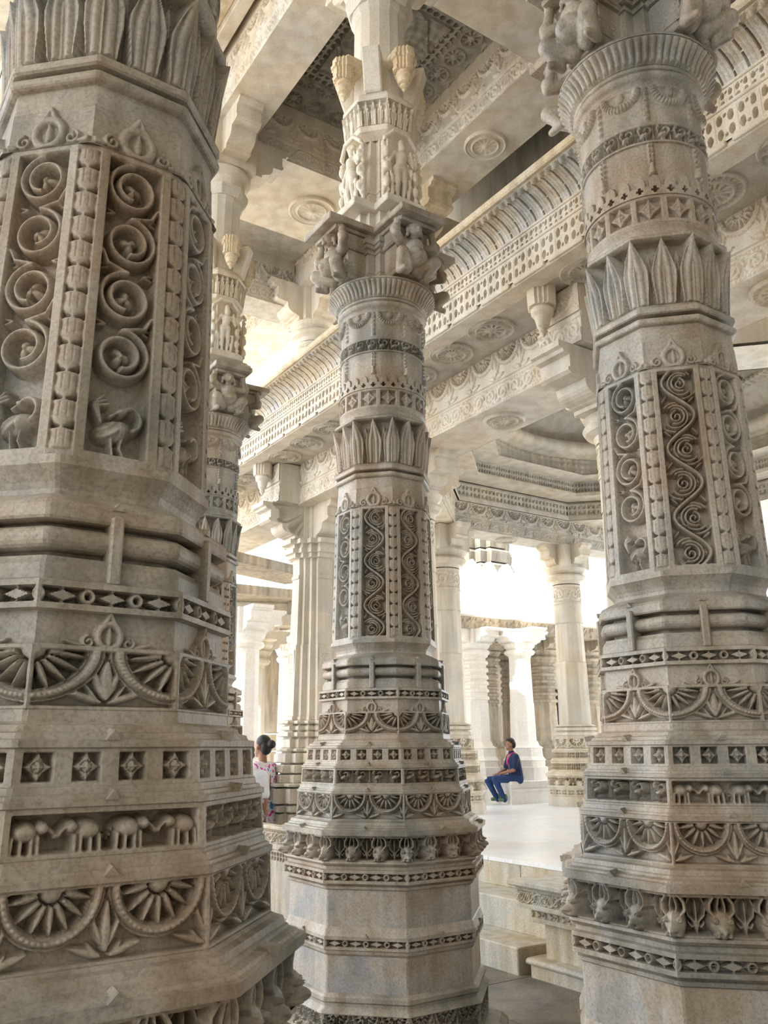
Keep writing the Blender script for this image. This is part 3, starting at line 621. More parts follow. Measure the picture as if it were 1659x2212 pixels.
def arm(mb, ang, r0, r1, w, z0, z1, cx=0, cy=0, curl=True):
    """bracket arm with a curved nose and stepped mouldings"""
    H = z1-z0; L = r1-r0
    pr = [(r0, z0), (r0+L*.38, z0), (r0+L*.38, z0+H*.08), (r0+L*.43, z0+H*.10)]+[(r0+L*(.43+.20*sin(q)), z0+H*(.32-.20*cos(q))) for q in np.linspace(.1, pi/2, 6)]+[(r0+L*.64, z0+H*.40), (r0+L*.84, z0+H*.42), (r0+L*.88, z0+H*.47), (r0+L*.88, z0+H*.52), (r0+L*.85, z0+H*.54), (r0+L*.85, z0+H*.78), (r0+L*.93, z0+H*.80), (r0+L*.95, z0+H*.86), (r1, z0+H*.88), (r1, z1), (r0, z1)]
    A = np.array([(x, -w/2, z) for x, z in pr]); B = np.array([(x, w/2, z) for x, z in pr]); n = MB(); n.loops([A, B], 'n'); rot_add(mb, n, ang, cx, cy)

def colroot(label, v, u, rot=GA, xy=None):
    o = bpy.data.objects.new('carved_column', None); COL.objects.link(o); x, y = xy or W2(v, u); o.location = (x, y, DC); o.scale = (1, 1, .993); o.rotation_euler = (0, 0, rot)
    tag(o, label, 'column', 'great carved columns', 'thing'); return o
SP, VI = p_spirals, p_vine
SF = lambda x, y, W, H: p_spirals(x, y, W, H, True)
VR = lambda x, y, W, H: p_vine(x, y, W, H, 3.2, 1.35)
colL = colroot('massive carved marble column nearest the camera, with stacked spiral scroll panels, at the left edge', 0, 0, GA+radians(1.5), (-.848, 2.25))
colL.scale = (1.02, 1.02, 1.028); colL.location.z = -.1025
build_column(colL, [SP]*8, .0024)
def copy_col(label, faces, res, v=0, u=0, xy=None, anim=()):
    r = colroot(label, v, u, GA, xy)
    for ch in list(colL.children):
        if ch.name.startswith('carved_shaft'):
            shaft_mesh(r, faces, res); continue
        if ch.name.startswith(('bird_band', 'animal_band')): bird_mesh(r, anim, .0035); continue
        c = ch.copy(); COL.objects.link(c); c.parent = r
        for g in ch.children: d = g.copy(); COL.objects.link(d); d.parent = c
    return r
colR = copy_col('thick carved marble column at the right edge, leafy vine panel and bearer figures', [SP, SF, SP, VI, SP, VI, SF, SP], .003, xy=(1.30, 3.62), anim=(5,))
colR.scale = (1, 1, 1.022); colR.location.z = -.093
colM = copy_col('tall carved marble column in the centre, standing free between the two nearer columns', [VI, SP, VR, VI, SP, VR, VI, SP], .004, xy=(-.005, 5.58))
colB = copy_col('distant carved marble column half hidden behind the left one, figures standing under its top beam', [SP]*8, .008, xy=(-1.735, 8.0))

# ------------------------------------------------------------------ floors, platform, steps
mb = MB(); mb.box(-16, 2.41, -14, 26, -.3, 0); struct(mb, 'floor', M_FLOOR, 0, 0, dz=DC)
mb = MB(); mb.box(2.41, 30, -14, 6.2, -.3, .735); mb.box(4.7, 30, 6.2, 30, -.3, .735); struct(mb, 'floor', M_STEP, 2.41, 0)
mb = MB(); mb.box(2.41, 4.7, 6.2, 30, -.3, .06); struct(mb, 'floor', M_WHITE, 3, 8)
pj = MB()
for i in range(20):
    for j in range(28):
        v0 = 2.38+i*1.2; u0 = -8+j*1.1
        if u0+1.094 > 6.2 and v0 < 4.7: continue
        pj.box(v0+(.0 if i else 0), v0+1.194, u0, u0+1.094, .735, .77, .003)
struct(pj, 'floor', M_PLAT, 2.41, 0, .735)
fl = MB()
for i in range(14):
    for j in range(16):
        fl.box(-9+i*.82, -9+i*.82+.815, -6+j*1.1, -6+j*1.1+1.093, 0, .022, .004)
struct(fl, 'floor', M_FLOOR, 0, 0, dz=DC)
st = thing('stone_steps', 'flight of cream marble steps climbing to the white platform behind the central column', 'steps', 2.0, 2.0)
for i, (v0, z0, z1) in enumerate(((1.99, .29, .535), (1.60, .02, .295))):
    mb = MB(); mb.box(v0, 2.41, .66, 3.9, z0, z1, .008); part(mb, 'step', M_STEP, st)
mb = MB()
for k in range(4): mb.box(2.385, 2.412, .66+k*.81, .66+k*.81+.804, .535, .735, .004)
part(mb, 'riser_slabs', M_STEP, st)
# flank block
fb = thing('carved_plinth_block', 'marble stair flank with carved lotus frieze, between the steps and the right column', 'plinth', 2.0, -1)
mb = MB(); mb.box(1.55, 2.44, -6, .70, .735, .775, .008); mb.box(1.60, 2.42, -6, .66, .71, .74, .006); mb.box(1.62, 2.42, -6, .64, .60, .715)
quad_relief(mb, (1.60, .66, .60), (0, -3.4, 0), (0, 0, .115), p_scroll(28, .02), .006); mb.box(1.6, 1.62, -2.8, .66, .585, .60); part(mb, 'lotus_frieze', M_STEP, fb)
mb = MB(); mb.box(1.69, 2.42, -6, .56, .50, .60); quad_relief(mb, (1.675, .575, .50), (0, -3.4, 0), (0, 0, .075), p_lozenge(26), .006); mb.box(1.68, 2.42, -6, .57, .48, .502, .004); part(mb, 'lattice_band', M_STEP, fb)
mb = MB(); mb.box(1.74, 2.42, -6, .50, .2, .49); part(mb, 'dado', M_STEP, fb)
mb = MB(); 
for a, b, c in ((.02, .10, 0), (.10, .20, .025)): mb.box(1.62+c, 2.42, -6, .60-c, a, b, .004)
mb.add([(1.61, .60, .195), (1.61, -6, .195)], None)
P_ = np.array([[(1.66+.04*sin(q)*-1, y, .215-.025*cos(q)) for q in np.linspace(0, pi, 9)] for y in (-6, .60)]); mb.grid(P_, True); mb.box(1.66, 2.42, -6, .60, .19, .24)
part(mb, 'foot_moulding', M_STEP, fb)
# carved nosing of platform left of the steps
nb = thing('platform_edge_band', 'carved band along the edge of the platform beside the far square pillar', 'edge band', 2.38, 6)
mb = MB(); mb.box(2.30, 2.62, 3.9, 16, .73, .778, .01); part(mb, 'nosing', M_SHADE, nb)
mb = MB(); quad_relief(mb, (2.36, 16, .56), (0, -12.1, 0), (0, 0, .16), p_scroll(70, .02), .012); mb.box(2.33, 2.42, 3.9, 16, .50, .56, .008); mb.box(2.40, 2.58, 3.9, 16, .0, .74); part(mb, 'carved_band', M_SHADE, nb)

# ------------------------------------------------------------------ beams and ceilings
def frieze(hs=(.42, .58), n=None):
    def fn(x, y, W, H):
        N = n or max(2, int(W/.36)); a = hs[0]*H
        lo = p_scroll(N*2, .02)(x, y, W, a); hi = p_arcs(N, .5, .035, 9)(x, y-a, W, H-a)
        g = -.03*np.exp(-((y-a)/.012)**2); return np.where(y < a, lo, hi)+g
    return fn
def beam_u(name, label, v0, v1, u0, u1, z0, z1, mat=M_CREAM, meds=(), sides=(1, 1), group=None, res=.014, style=2):
    t = thing(name, label, 'beam', (v0+v1)/2, (u0+u1)/2, z0, group); mb = MB(); mb.box(v0+.06, v1-.06, u0, u1, z0+.004, z1, .004); mb.box(v0+.002, v1-.002, u0, u1, z0+.001, z0+.018)
    if z1 > z0+.63: mb.box(v0+.001, v1-.001, u0, u1, z0+.60, z1, .004)
    part(mb, 'beam_core', mat, t)
    zf = min(z1, z0+.62)
    if sides[0]: mb = MB(); quad_relief(mb, (v0, u1, z0), (0, u0-u1, 0), (0, 0, zf-z0), frieze(), res); mb.box(v0, v0+.03, u0, u1, z0-.0, z0+.01); part(mb, 'side_frieze', mat, t)
    if sides[1]: mb = MB(); quad_relief(mb, (v1, u0, z0), (0, u1-u0, 0), (0, 0, zf-z0), frieze(), res*1.6); part(mb, 'side_frieze', mat, t)
    for u in meds: mb = MB(); medallion(mb, (v0+v1)/2, u, z0, (v1-v0)*.34, 12, style=style, D=.012); part(mb, 'soffit_medallion', mat, t, True)
    return t
def beam_v(name, label, u0, u1, v0, v1, z0, z1, mat=M_CREAM, meds=(), sides=(1, 1), group=None, res=.014, style=2, mr=.40):
    t = thing(name, label, 'beam', (v0+v1)/2, (u0+u1)/2, z0, group); mb = MB(); mb.box(v0, v1, u0+.06, u1-.06, z0+.004, z1, .004); mb.box(v0, v1, u0+.002, u1-.002, z0+.001, z0+.018)
    if z1 > z0+.63: mb.box(v0, v1, u0+.001, u1-.001, z0+.60, z1, .004)
    part(mb, 'beam_core', mat, t)
    zf = min(z1, z0+.62)
    if sides[0]: mb = MB(); quad_relief(mb, (v0, u0, z0), (v1-v0, 0, 0), (0, 0, zf-z0), frieze(), res); part(mb, 'side_frieze', mat, t)
    if sides[1]: mb = MB(); quad_relief(mb, (v1, u1, z0), (v0-v1, 0, 0), (0, 0, zf-z0), frieze(), res*1.6); part(mb, 'side_frieze', mat, t)
    for v in meds: mb = MB(); medallion(mb, v, (u0+u1)/2, z0, (u1-u0)*mr, 12, style=style, D=.012); part(mb, 'soffit_medallion', mat, t, True)
    return t
UB = 3.02; UD = 5.5; ZC = 8.3
beam_u('ceiling_beam', 'plain marble beam overhead with carved lit side, from central column to distant left one', -.30, .19, -.30, UB+.3, ZC, 9.1)
beam_u('ceiling_beam', 'overhead beam beyond the distant left column', -.30, .19, UB+.3, UD+3, ZC, 9.1, res=.02)
beam_u('ceiling_beam', 'overhead beam above the right column, out toward the camera', -.30, .19, -10.0, -.30, ZC, 9.1, res=.02)
beam_u('ceiling_beam', 'overhead marble beam with round soffit medallion, above the ribbed parapet right of the central column', 2.05, 2.75, .30, UB-.2, ZC, 9.1, meds=(1.5,))
beam_u('ceiling_beam', 'overhead beam over the open upper gallery, beyond the far upper pillar', 2.05, 2.75, UB-.2, 10, ZC-.02, 9.1, meds=(4.2,), res=.02)
beam_u('ceiling_beam', 'overhead beam above the parapet, behind the top of the right column', 2.05, 2.75, -6, .30, ZC-.01, 9.1, meds=(-1.3,), res=.02)
beam_v('cross_beam', 'overhead cross beam with ringed soffit medallion, left of the central column', UB-.06, UB+1.28, .19, 2.05, ZC+.01, 9.1, meds=(1.35,), mr=.22)
beam_v('cross_beam', 'overhead cross beam above the central column at the top edge', -.38, .34, .19, 2.05, ZC+.01, 9.1)
beam_v('cross_beam', 'small shaded cross beam farther back over the upper gallery', UD-.05, UD+.45, .19, 2.05, ZC-.35, 9.0, M_GREY)
def p_ceiling(x, y, W, H):
    cx, cy = W/2, H/2; X, Y = x-cx, y-cy; a = np.maximum(np.abs(X)/(W/2), np.abs(Y)/(H/2))
    c = .30; Xm = np.mod(x, c)-c/2; Ym = np.mod(y, c)-c/2; rho = np.hypot(Xm, Ym); th = np.arctan2(Ym, Xm)
    ros = .018*np.exp(-((rho-.12)/.012)**2)-.025*(rho < .10)*(rho > .045)*np.clip(.3+np.cos(9*th), 0, 1)+.015*dome(rho/.04)
    d = .085; hx = np.mod(x, d)-d/2; hy = np.mod(y, d)-d/2; hole = -.05*(np.hypot(hx, hy) < .026)
    dg = np.abs(X/(W/2))+np.abs(Y/(H/2)); rr = np.hypot(X, Y); tt = np.arctan2(Y, X)
    fan = .02*np.cos(18*tt)*np.cos(rr*40); line = .03*(np.abs(dg-.62) < .03)
    h = np.where(a > .62, ros, np.where(a > .48, hole, fan+line)); h = h+.03*((np.abs(a-.62) < .012) | (np.abs(a-.48) < .012))
    return h
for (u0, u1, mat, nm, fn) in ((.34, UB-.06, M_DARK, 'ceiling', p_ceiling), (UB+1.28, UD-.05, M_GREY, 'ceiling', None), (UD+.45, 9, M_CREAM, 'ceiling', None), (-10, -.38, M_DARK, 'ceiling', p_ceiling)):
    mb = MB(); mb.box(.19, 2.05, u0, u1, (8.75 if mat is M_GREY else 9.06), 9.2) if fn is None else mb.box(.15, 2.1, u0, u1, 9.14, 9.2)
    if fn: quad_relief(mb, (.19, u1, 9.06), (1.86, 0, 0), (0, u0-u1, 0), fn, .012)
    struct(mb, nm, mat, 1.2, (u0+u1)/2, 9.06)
mb = MB(); mb.box(-13, 2.75, -12, 6.6, 9.2, 9.5); struct(mb, 'ceiling', M_CREAM, 0, 0, 9.2)  # roof extended out of view, leftward and rearward, to block sun and sky
mb = MB(); mb.box(-13, 12, -12.4, -12, 0, 9.2); struct(mb, 'wall_rear_blocker', M_GREY, 0, -12, 0)  # unseen wall, added to cut sky light from behind the camera
mb = MB(); mb.box(-13.4, -13, -12, 6.6, 0, 4.2); struct(mb, 'wall_left_blocker', M_GREY, -13, 0, 0)  # unseen low wall, added to reduce light from the left horizon
mb = MB(); mb.box(2.4, 12, -12, -7, 0, 9.2); struct(mb, 'wall_right', M_GREY, 3, -8, 0)
# side cornice left of the main beam
tc = thing('side_cornice', 'stepped carved cornice high at the top left, left of the plain beam', 'cornice', -.9, 2, 8.9)
for (v0, v1, z0, z1, f) in ((-.50, -.36, 8.92, 9.2, None), (-.68, -.5, 9.0, 9.2, p_lozenge(40)), (-1.2, -.68, 9.1, 9.2, None)):
    mb = MB(); mb.box(v0, v1, -4, 9, z0, z1, .01)
    if f: quad_relief(mb, (v0-.004, 9, z0), (0, -13, 0), (0, 0, z1-z0), f, .015)
    part(mb, 'moulding', M_WARM if f else M_CREAM, tc)
# second cornice farther left
tc2 = thing('side_cornice', 'second cornice strip with pierced band in the extreme top left, beyond the first', 'cornice', -1.9, 3, 8.6)
mb = MB(); mb.box(-2.3, -1.5, -4, 9, 8.7, 9.2, .02); quad_relief(mb, (-2.31, 9, 8.75), (0, -13, 0), (0, 0, .3), p_pierce(60), .02); quad_relief(mb, (-1.49, -4, 8.75), (0, 13, 0), (0, 0, .3), p_pierce(60), .02); part(mb, 'pierced_band', M_CREAM, tc2)

# ------------------------------------------------------------------ lower storey cornice with ribbed parapet
U0, U1 = -7.0, 9.0
beam_u('lintel_beam', 'long carved lintel beam running diagonally below the ribbed parapet and its slab', 2.10, 2.72, U0, U1, 4.94, 5.52, M_CREAM, meds=(1.42, -1.6, 4.25), res=.009, style=0)
pp = thing('gallery_parapet', 'ribbed leaning marble parapet with two pierced bands, running diagonally behind the central and right columns', 'parapet', 2.0, 1, 5.58)
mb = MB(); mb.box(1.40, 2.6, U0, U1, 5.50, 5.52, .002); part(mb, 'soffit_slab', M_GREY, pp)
mb = MB(); mb.box(1.395, 1.6, U0, U1, 5.475, 5.505, .01)
n = int((U1-U0)/.42)
for k in range(n): mb.box(1.372, 1.40, U0+.42*k, U0+.42*k+.37, 5.482, 5.525, .006)
part(mb, 'edge_roll', M_CREAM, pp)
def p_lat(c=.12, D=.03, q=.3):
    def fn(x, y, W, H):
        X = np.abs((np.mod(x, c)/c-.5)*2); Y = np.abs((y/H-.5)*2/.84); m = sm(0, .05, 1-Y)*sm(0, .04, .90-X)
        hole = np.maximum(np.clip((.30-np.hypot((X-.52)*1.25, (Y-.52)*.8))*10, 0, 1), np.clip((.13-np.hypot(X, (Y-.72)))*14, 0, 1))*np.clip((np.hypot(X, Y)-.36)*9, 0, 1)
        return -D*hole*m-.004*m
    return fn
mb = MB(); quad_relief(mb, (1.385, U1, 5.515), (0, U0-U1, 0), (0, 0, .245), p_lat(.165, .085), .0065); mb.box(1.48, 2.6, U0, U1, 5.52, 5.78); mb.box(1.370, 1.46, U0, U1, 5.755, 5.782, .006); part(mb, 'lower_pierced_band', M_CREAM, pp)
mb = MB(); quad_relief(mb, (1.42, U1, 5.782), (0, U0-U1, 0), (0, 0, .15), p_lat(.115, .07), .0065); mb.box(1.50, 2.6, U0, U1, 5.78, 5.94); mb.box(1.405, 1.50, U0, U1, 5.928, 5.95, .006); part(mb, 'upper_pierced_band', M_CREAM, pp)
prof = [(1.46, 5.945), (1.465, 5.97), (1.455, 6.01), (1.43, 6.05), (1.39, 6.085), (1.34, 6.115), (1.28, 6.14), (1.20, 6.16)]
pr = np.array(prof); dl = np.r_[0, np.cumsum(np.hypot(*np.diff(pr, axis=0).T))]; LT = dl[-1]
nu, nt_ = int((U1-U0)/.0042), 50; uu = np.linspace(U1, U0, nu)[:, None]+np.zeros((1, nt_)); tt = np.linspace(0, LT, nt_)[None, :]+np.zeros((nu, 1))
vv = np.interp(tt, dl, pr[:, 0]); zz = np.interp(tt, dl, pr[:, 1]); ds = .01; nv = np.interp(tt+ds, dl, pr[:, 0])-np.interp(tt-ds, dl, pr[:, 0]); nz = np.interp(tt+ds, dl, pr[:, 1])-np.interp(tt-ds, dl, pr[:, 1]); nl = np.hypot(nv, nz)+1e-9
rib = np.mod(uu, .10)/.10; row = np.mod(np.floor(uu/.10), 2)
h = -.03*((np.abs(rib-.5) < .075) & (np.mod(tt+row*.07+.02, LT*.48)/LT > .035) & (tt < LT*.88) & (tt > .012))
h = h+.0035*np.abs(np.cos(rib*pi*3))+np.where(tt > LT*.84, .012*np.abs(np.sin(uu*40+tt*30)), 0)
Pp = np.stack([vv-nz/nl*h, uu, zz+nv/nl*h], -1); mb = MB(); mb.grid(Pp); mb.box(1.20, 1.28, U0, U1, 6.15, 6.18, .01)
Pb = np.array([[(a+.07, u, b) for a, b in prof] for u in (U0, U1)]); mb.grid(Pb); part(mb, 'ribbed_back', M_STRIPE, pp)
mb = MB(); mb.box(1.155, 1.34, U0, U1, 6.165, 6.245, .015); part(mb, 'top_rail', M_WARM, pp)
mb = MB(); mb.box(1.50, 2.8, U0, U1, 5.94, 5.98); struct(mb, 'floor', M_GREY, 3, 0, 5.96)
for i, u in enumerate(np.arange(-5.2, 8.9, .60)):
    if abs(u-UB) < .3 or abs(u-UD) < .3 or abs(u-.05) < .3: continue
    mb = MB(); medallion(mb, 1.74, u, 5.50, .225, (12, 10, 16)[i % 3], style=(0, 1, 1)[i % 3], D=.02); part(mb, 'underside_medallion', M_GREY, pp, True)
def pendant(mb, v, u, z, s=1.0):
    mb.lathe([(z-.46*s, .008*s), (z-.43*s, .025*s), (z-.41*s, .04*s), (z-.39*s, .03*s), (z-.36*s, .055*s), (z-.27*s, .075*s), (z-.24*s, .10*s), (z-.20*s, .105*s), (z-.19*s, .09*s), (z-.18*s, .09*s)], lambda r: circ(r, 24), (v, u))
    mb.lathe([(z-.18*s, .125*s), (z-.16*s, .13*s), (z, .135*s)], lambda r: stepped(r), (v, u))
for k, u in enumerate((0.05, UB, UD, UD+2.4)):
    mb = MB(); pendant(mb, 1.66, u, 5.50, .95)
    o = struct(mb, 'hanging_pendant', M_CREAM, 1.66, u, 5.50, kind='thing', label=['lotus pendant hanging under the parapet slab just left of the right column', 'lotus pendant under the parapet slab, behind the central column', 'lotus pendant under the parapet slab beside the far square pillar', 'lotus pendant under the parapet slab farthest left'][k], cat='pendant')
    o['group'] = 'lotus pendants'

# dark wall added to stand in for the gallery's shaded interior behind the parapet
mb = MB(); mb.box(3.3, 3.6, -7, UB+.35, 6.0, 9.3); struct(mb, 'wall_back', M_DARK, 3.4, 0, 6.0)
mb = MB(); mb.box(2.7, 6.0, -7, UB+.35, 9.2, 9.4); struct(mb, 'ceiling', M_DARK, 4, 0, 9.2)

# ------------------------------------------------------------------ plainer columns
def small_capital(mb, cx, cy, zt, r, L=.55, H=.42, w=.26):
    mb.lathe([(zt-H-.28, r*.95), (zt-H-.22, r*1.02), (zt-H-.19, r*1.30), (zt-H-.15, r*1.40), (zt-H-.12, r*1.32), (zt-H-.10, r*1.12), (zt-H-.05, r*1.35), (zt-H, r*1.45)], lambda q: circ(q, 32), (cx, cy))
    mb.lathe([(zt-H, r*1.15), (zt, r*1.15)], square, (cx, cy))
    for k in range(4): arm(mb, radians(90*k), 0.05, L, w, zt-H, zt, cx, cy)
def plain_column(name, label, v, u, z0, zt, r=.22, base=True, mat=M_CREAM, shaftmat=None, L=.58, grp=None, res=.012, seg_=True, wall=False):
    t = thing(name, label, 'column', v, u, z0, grp); c = (v, u); H = zt-z0; hb = min(1.35, H*.34)
    def O(prof, mb, n=octo): mb.lathe([(z0+a*hb, b*r) for a, b in prof], n, c)
    mb = MB(); O([(0, 2.15), (.10, 2.15), (.13, 2.0)], mb)
    def rr(a, b, ra, f):
        q = MB(); ring_relief(q, octp(ra*r), octp(ra*r), z0+a*hb, z0+b*hb, f, res); V = np.vstack(q.V); V[:, 0] += v; V[:, 1] += u; mb.add(V, np.vstack(q.Q))
    rr(.13, .21, 2.05, p_lozenge(3)); O([(.21, 2.08), (.235, 2.2), (.25, 2.2)], mb); rr(.24, .36, 2.1, p_beasts(2)); O([(.355, 2.1), (.37, 2.26), (.39, 2.26), (.42, 2.0), (.43, 1.85)], mb)
    rr(.42, .54, 1.85, p_pierce(5)); O([(.535, 1.83), (.55, 1.9), (.57, 1.8), (.58, 1.74)], mb); rr(.57, .67, 1.74, p_pierce(5)); O([(.665, 1.7), (.68, 1.78), (.70, 1.55)], mb); rr(.69, .82, 1.52, p_arcs(1, 0, .02)); O([(.815, 1.5), (.82, 1.4), (.86, 1.38), (.865, 1.5), (.90, 1.5), (.905, 1.3), (.92, 1.3), (.925, 1.48), (.96, 1.48), (.965, 1.3), (.98, 1.45), (1.0, 1.2)], mb)
    part(mb, 'base', mat, t)
    z = z0+hb; hs = zt-.72-z; mb = MB()
    mb.lathe([(z, r*1.12), (z+hs*.42, r*1.06), (z+hs*.43, r*1.08), (z+hs*.44, r*1.02)], octo, c); mb.lathe([(z+hs*.44, r*1.04), (z+hs*.72, r*.99), (z+hs*.725, r*.96)], lambda q: octc(q, q*.24), c); mb.lathe([(z+hs*.72, r*.95), (z+hs*.86, r*.92)], lambda q: circ(q, 40), c, cap=False)
    part(mb, 'shaft', shaftmat or mat, t)
    mb = MB(); q = MB(); cyl_relief(q, z+hs*.86, r*.96, z+hs, r*.96, p_scroll(12, .012), .008, c); mb = q; part(mb, 'leaf_collar', mat, t)
    mb = MB(); small_capital(mb, v, u, zt, r, L); part(mb, 'capital', mat, t)
    return t
def square_pillar(label, v, u, z0, zt, r=.30, mat=M_CREAM):
    t = thing('square_pillar', label, 'pillar', v, u, z0); c = (v, u); mb = MB()
    for a, b, q in ((0, .20, 1.75), (.22, .30, 1.85), (.32, .50, 1.95), (.52, .56, 2.05), (.56, .66, 1.65), (.68, .78, 1.6), (.80, .92, 1.5), (.94, .98, 1.42), (.98, 1.10, 1.25), (1.12, 1.18, 1.38), (1.20, 1.26, 1.3), (1.28, 1.32, 1.4), (1.32, 1.38, 1.15)): mb.lathe([(z0+a, r*q), (z0+a+.012, r*q+.012), (z0+b-.012, r*q+.012), (z0+b, r*q-.01)], stepped, c)
    mb.lathe([(z0, r*1.55), (z0+.57, r*1.5), (z0+.58, r*1.32), (z0+1.39, r*1.12)], stepped, c)
    for k in range(4):
        for a, b, q in ((.34, .5, 1.96), (.565, .655, 1.66), (.69, .775, 1.61)):
            s = MB(); quad_relief(s, (r*q+.014, -r*q*.34, z0+a), (0, r*q*.68, 0), (0, 0, b-a), p_pierce(4), .012); rot_add(mb, s, radians(90*k), v, u)
    part(mb, 'base', mat, t); mb = MB(); z = z0+1.38
    mb.lathe([(z, r*1.14), (z+.9, r*1.06), (z+.92, r*1.0), (zt-.9, r*.92), (zt-.72, r*.94)], stepped, c)
    for k in range(4):
        s = MB(); quad_relief(s, (r*1.10, -r*.30, z+.05), (0, r*.60, 0), (0, 0, .8), lambda x, y, W, H: -.02*recess(x, y, .03, W-.03, .05, H-.25, .01)*(1-np.clip((1-(np.abs(x-W/2)/(W*.38)+np.abs(y-.30)/.25))*9, 0, 1))-.015*recess(x, y, .03, W-.03, H-.2, H-.05)*(.5+.5*np.cos(x*120)*np.cos(y*120)), .01); rot_add(mb, s, radians(90*k), v, u)
        for zz in (zt-1.0, zt-1.5):
            s = MB(); s.box(r*.93, r*.975, -r*.34, r*.34, zz, zz+.05, .005); rot_add(mb, s, radians(90*k), v, u)
    part(mb, 'shaft', mat, t); mb = MB()
    for a, b, q in ((.72, .66, 1.2), (.66, .60, 1.35), (.60, .54, 1.25), (.54, .48, 1.5), (.48, 0, 1.1)): mb.lathe([(zt-a, r*q), (zt-b, r*q)], stepped, c)
    for k in range(4): arm(mb, radians(90*k), .1, .74, .34, zt-.48, zt, v, u)
    part(mb, 'capital', mat, t); return t
square_pillar('tall stepped square pillar on the platform edge, left of the central column', 2.48, UD, .77, 4.95, .30, M_CREAM)
plain_column('round_column', 'smooth round column under the lintel, hidden behind the central column with its bracket showing', 2.48, UB, .77, 4.95, .19)
plain_column('round_column', 'round column with scrolled bracket behind the right carved column', 2.48, 0.0, .77, 4.95, .24)
uE = G2(1.0, 14.0); uF = G2(3.34, 15.6)
plain_column('round_column', 'pale smooth column on the platform just right of the central carved column', uE[0], uE[1], .77, 5.32, .27)
plain_column('round_column', 'pale smooth column on the platform just left of the right carved column', uF[0], uE[1], .77, 5.32, .27)
for u_, nm in ((0.0, 'behind the right carved column'), (UB, 'behind the central carved column'), (UD, 'over the far square pillar')):
    t = thing('corbel_block', 'carved corbel block under the parapet slab, '+nm, 'corbel', 1.95, u_, 4.94); mb = MB(); mb.box(1.80, 2.12, u_-.25, u_+.25, 4.95, 5.49, .01); mb.box(2.68, 2.9, u_-.25, u_+.25, 4.95, 5.49, .01)
    quad_relief(mb, (1.785, u_+.25, 5.22), (0, -.5, 0), (0, 0, .26), p_arcs(1, .0, .02, 7), .009); quad_relief(mb, (1.785, u_+.25, 4.95), (0, -.5, 0), (0, 0, .24), p_scroll(3, .015), .009); part(mb, 'block', M_CREAM, t)
    mb = MB(); arm(mb, pi, .1, .88, .34, 4.48, 4.935, 2.48, u_); part(mb, 'bracket_arm', M_CREAM, t)
# upper gallery pillars
for k, (u, lab) in enumerate(((UD, 'short upper pillar with carved collar seen through the bright gallery opening'), (UB, 'short upper pillar behind the top of the central column'))):
    t = thing('gallery_pillar', lab, 'pillar', 2.4, u, 5.99, 'upper gallery pillars' if False else None); mb = MB(); mb.lathe([(5.99, .26), (6.9, .235)], lambda q: octc(q, q*.2), (2.4, u)); part(mb, 'shaft', M_CREAM, t)
    mb = MB(); cyl_relief(mb, 6.9, .245, 7.45, .245, p_scroll(10, .02), .01, (2.4, u)); part(mb, 'carved_collar', M_CREAM, t)
    mb = MB(); small_capital(mb, 2.4, u, 8.3, .235, .78, .55, .36); part(mb, 'capital', M_CREAM if k == 0 else M_WARM, t)

# ------------------------------------------------------------------ dome over the platform
Cd = (uE[0]+(uF[0]-uE[0])/2, uE[1]-3.42); Ld = uF[0]-uE[0]; ap = 3.42
def oct_ring(mb, apo, z0, z1, fn, res=.014, c=Cd):
    r = apo/cos(radians(22.5)); P0 = octp(r)[::-1]; q = MB()
    k = len(P0)
    for i in range(k):
        a, b = P0[i], P0[(i+1) % k]
        quad_relief(q, (a[0], a[1], z0), (b[0]-a[0], b[1]-a[1], 0), (0, 0, z1-z0), fn or (lambda x, y, W, H: 0*x), res if fn else .5)
    V = np.vstack(q.V); V[:, 0] += c[0]; V[:, 1] += c[1]; mb.add(V, np.vstack(q.Q))
def annulus(mb, pa, pb, z, c=Cd, up=False):
    L = [np.c_[pa+np.array(c), np.full(len(pa), z)], np.c_[pb+np.array(c), np.full(len(pb), z)]]; P = np.array(L).transpose(1, 0, 2); mb.grid(P, flip=up, wrap=True)
def orr(a): return octp(a/cos(radians(22.5)))
dm = thing('domed_ceiling', 'tiered octagonal dome with pierced bands and round rings, seen beyond the lintel beam', 'dome', Cd[0], Cd[1], 5.75)
mb = MB(); annulus(mb, orr(ap+.34), orr(ap-.28), 5.78); mb.box(Cd[0]-4.1, Cd[0]-3.7, Cd[1]-3.5, Cd[1]+3.5, 5.78, 5.9); part(mb, 'lower_soffit', M_CREAM, dm)
mb = MB(); oct_ring(mb, ap-.28, 5.86, 6.10, p_lat(.17, .035)); oct_ring(mb, ap-.31, 5.78, 5.86, None); annulus(mb, orr(ap-.28), orr(ap-.31), 5.86); part(mb, 'lower_pierced_ring', M_GREY, dm)
mb = MB(); annulus(mb, orr(ap-.28), orr(ap-.66), 6.14); oct_ring(mb, ap-.24, 6.08, 6.14, None); oct_ring(mb, ap-.66, 6.14, 6.20, None); part(mb, 'upper_soffit', M_CREAM, dm)
mb = MB(); oct_ring(mb, ap-.62, 6.20, 6.42, p_lat(.11, .03)); part(mb, 'upper_pierced_ring', M_GREY, dm)
def dring(mb, prof, n=96): mb.loops([np.c_[circ(r, n)+np.array(Cd), np.full(n, z)] for z, r in prof][::-1], cap=False)
mb = MB(); annulus(mb, orr(ap-.60), orr(2.4), 6.42); part(mb, 'round_soffit', M_CREAM, dm)
R0 = 2.66
mb = MB(); dring(mb, [(6.42, R0), (6.72, R0-.02)]); q = MB()
nxx = 900; zg = np.linspace(6.44, 6.70, 22)
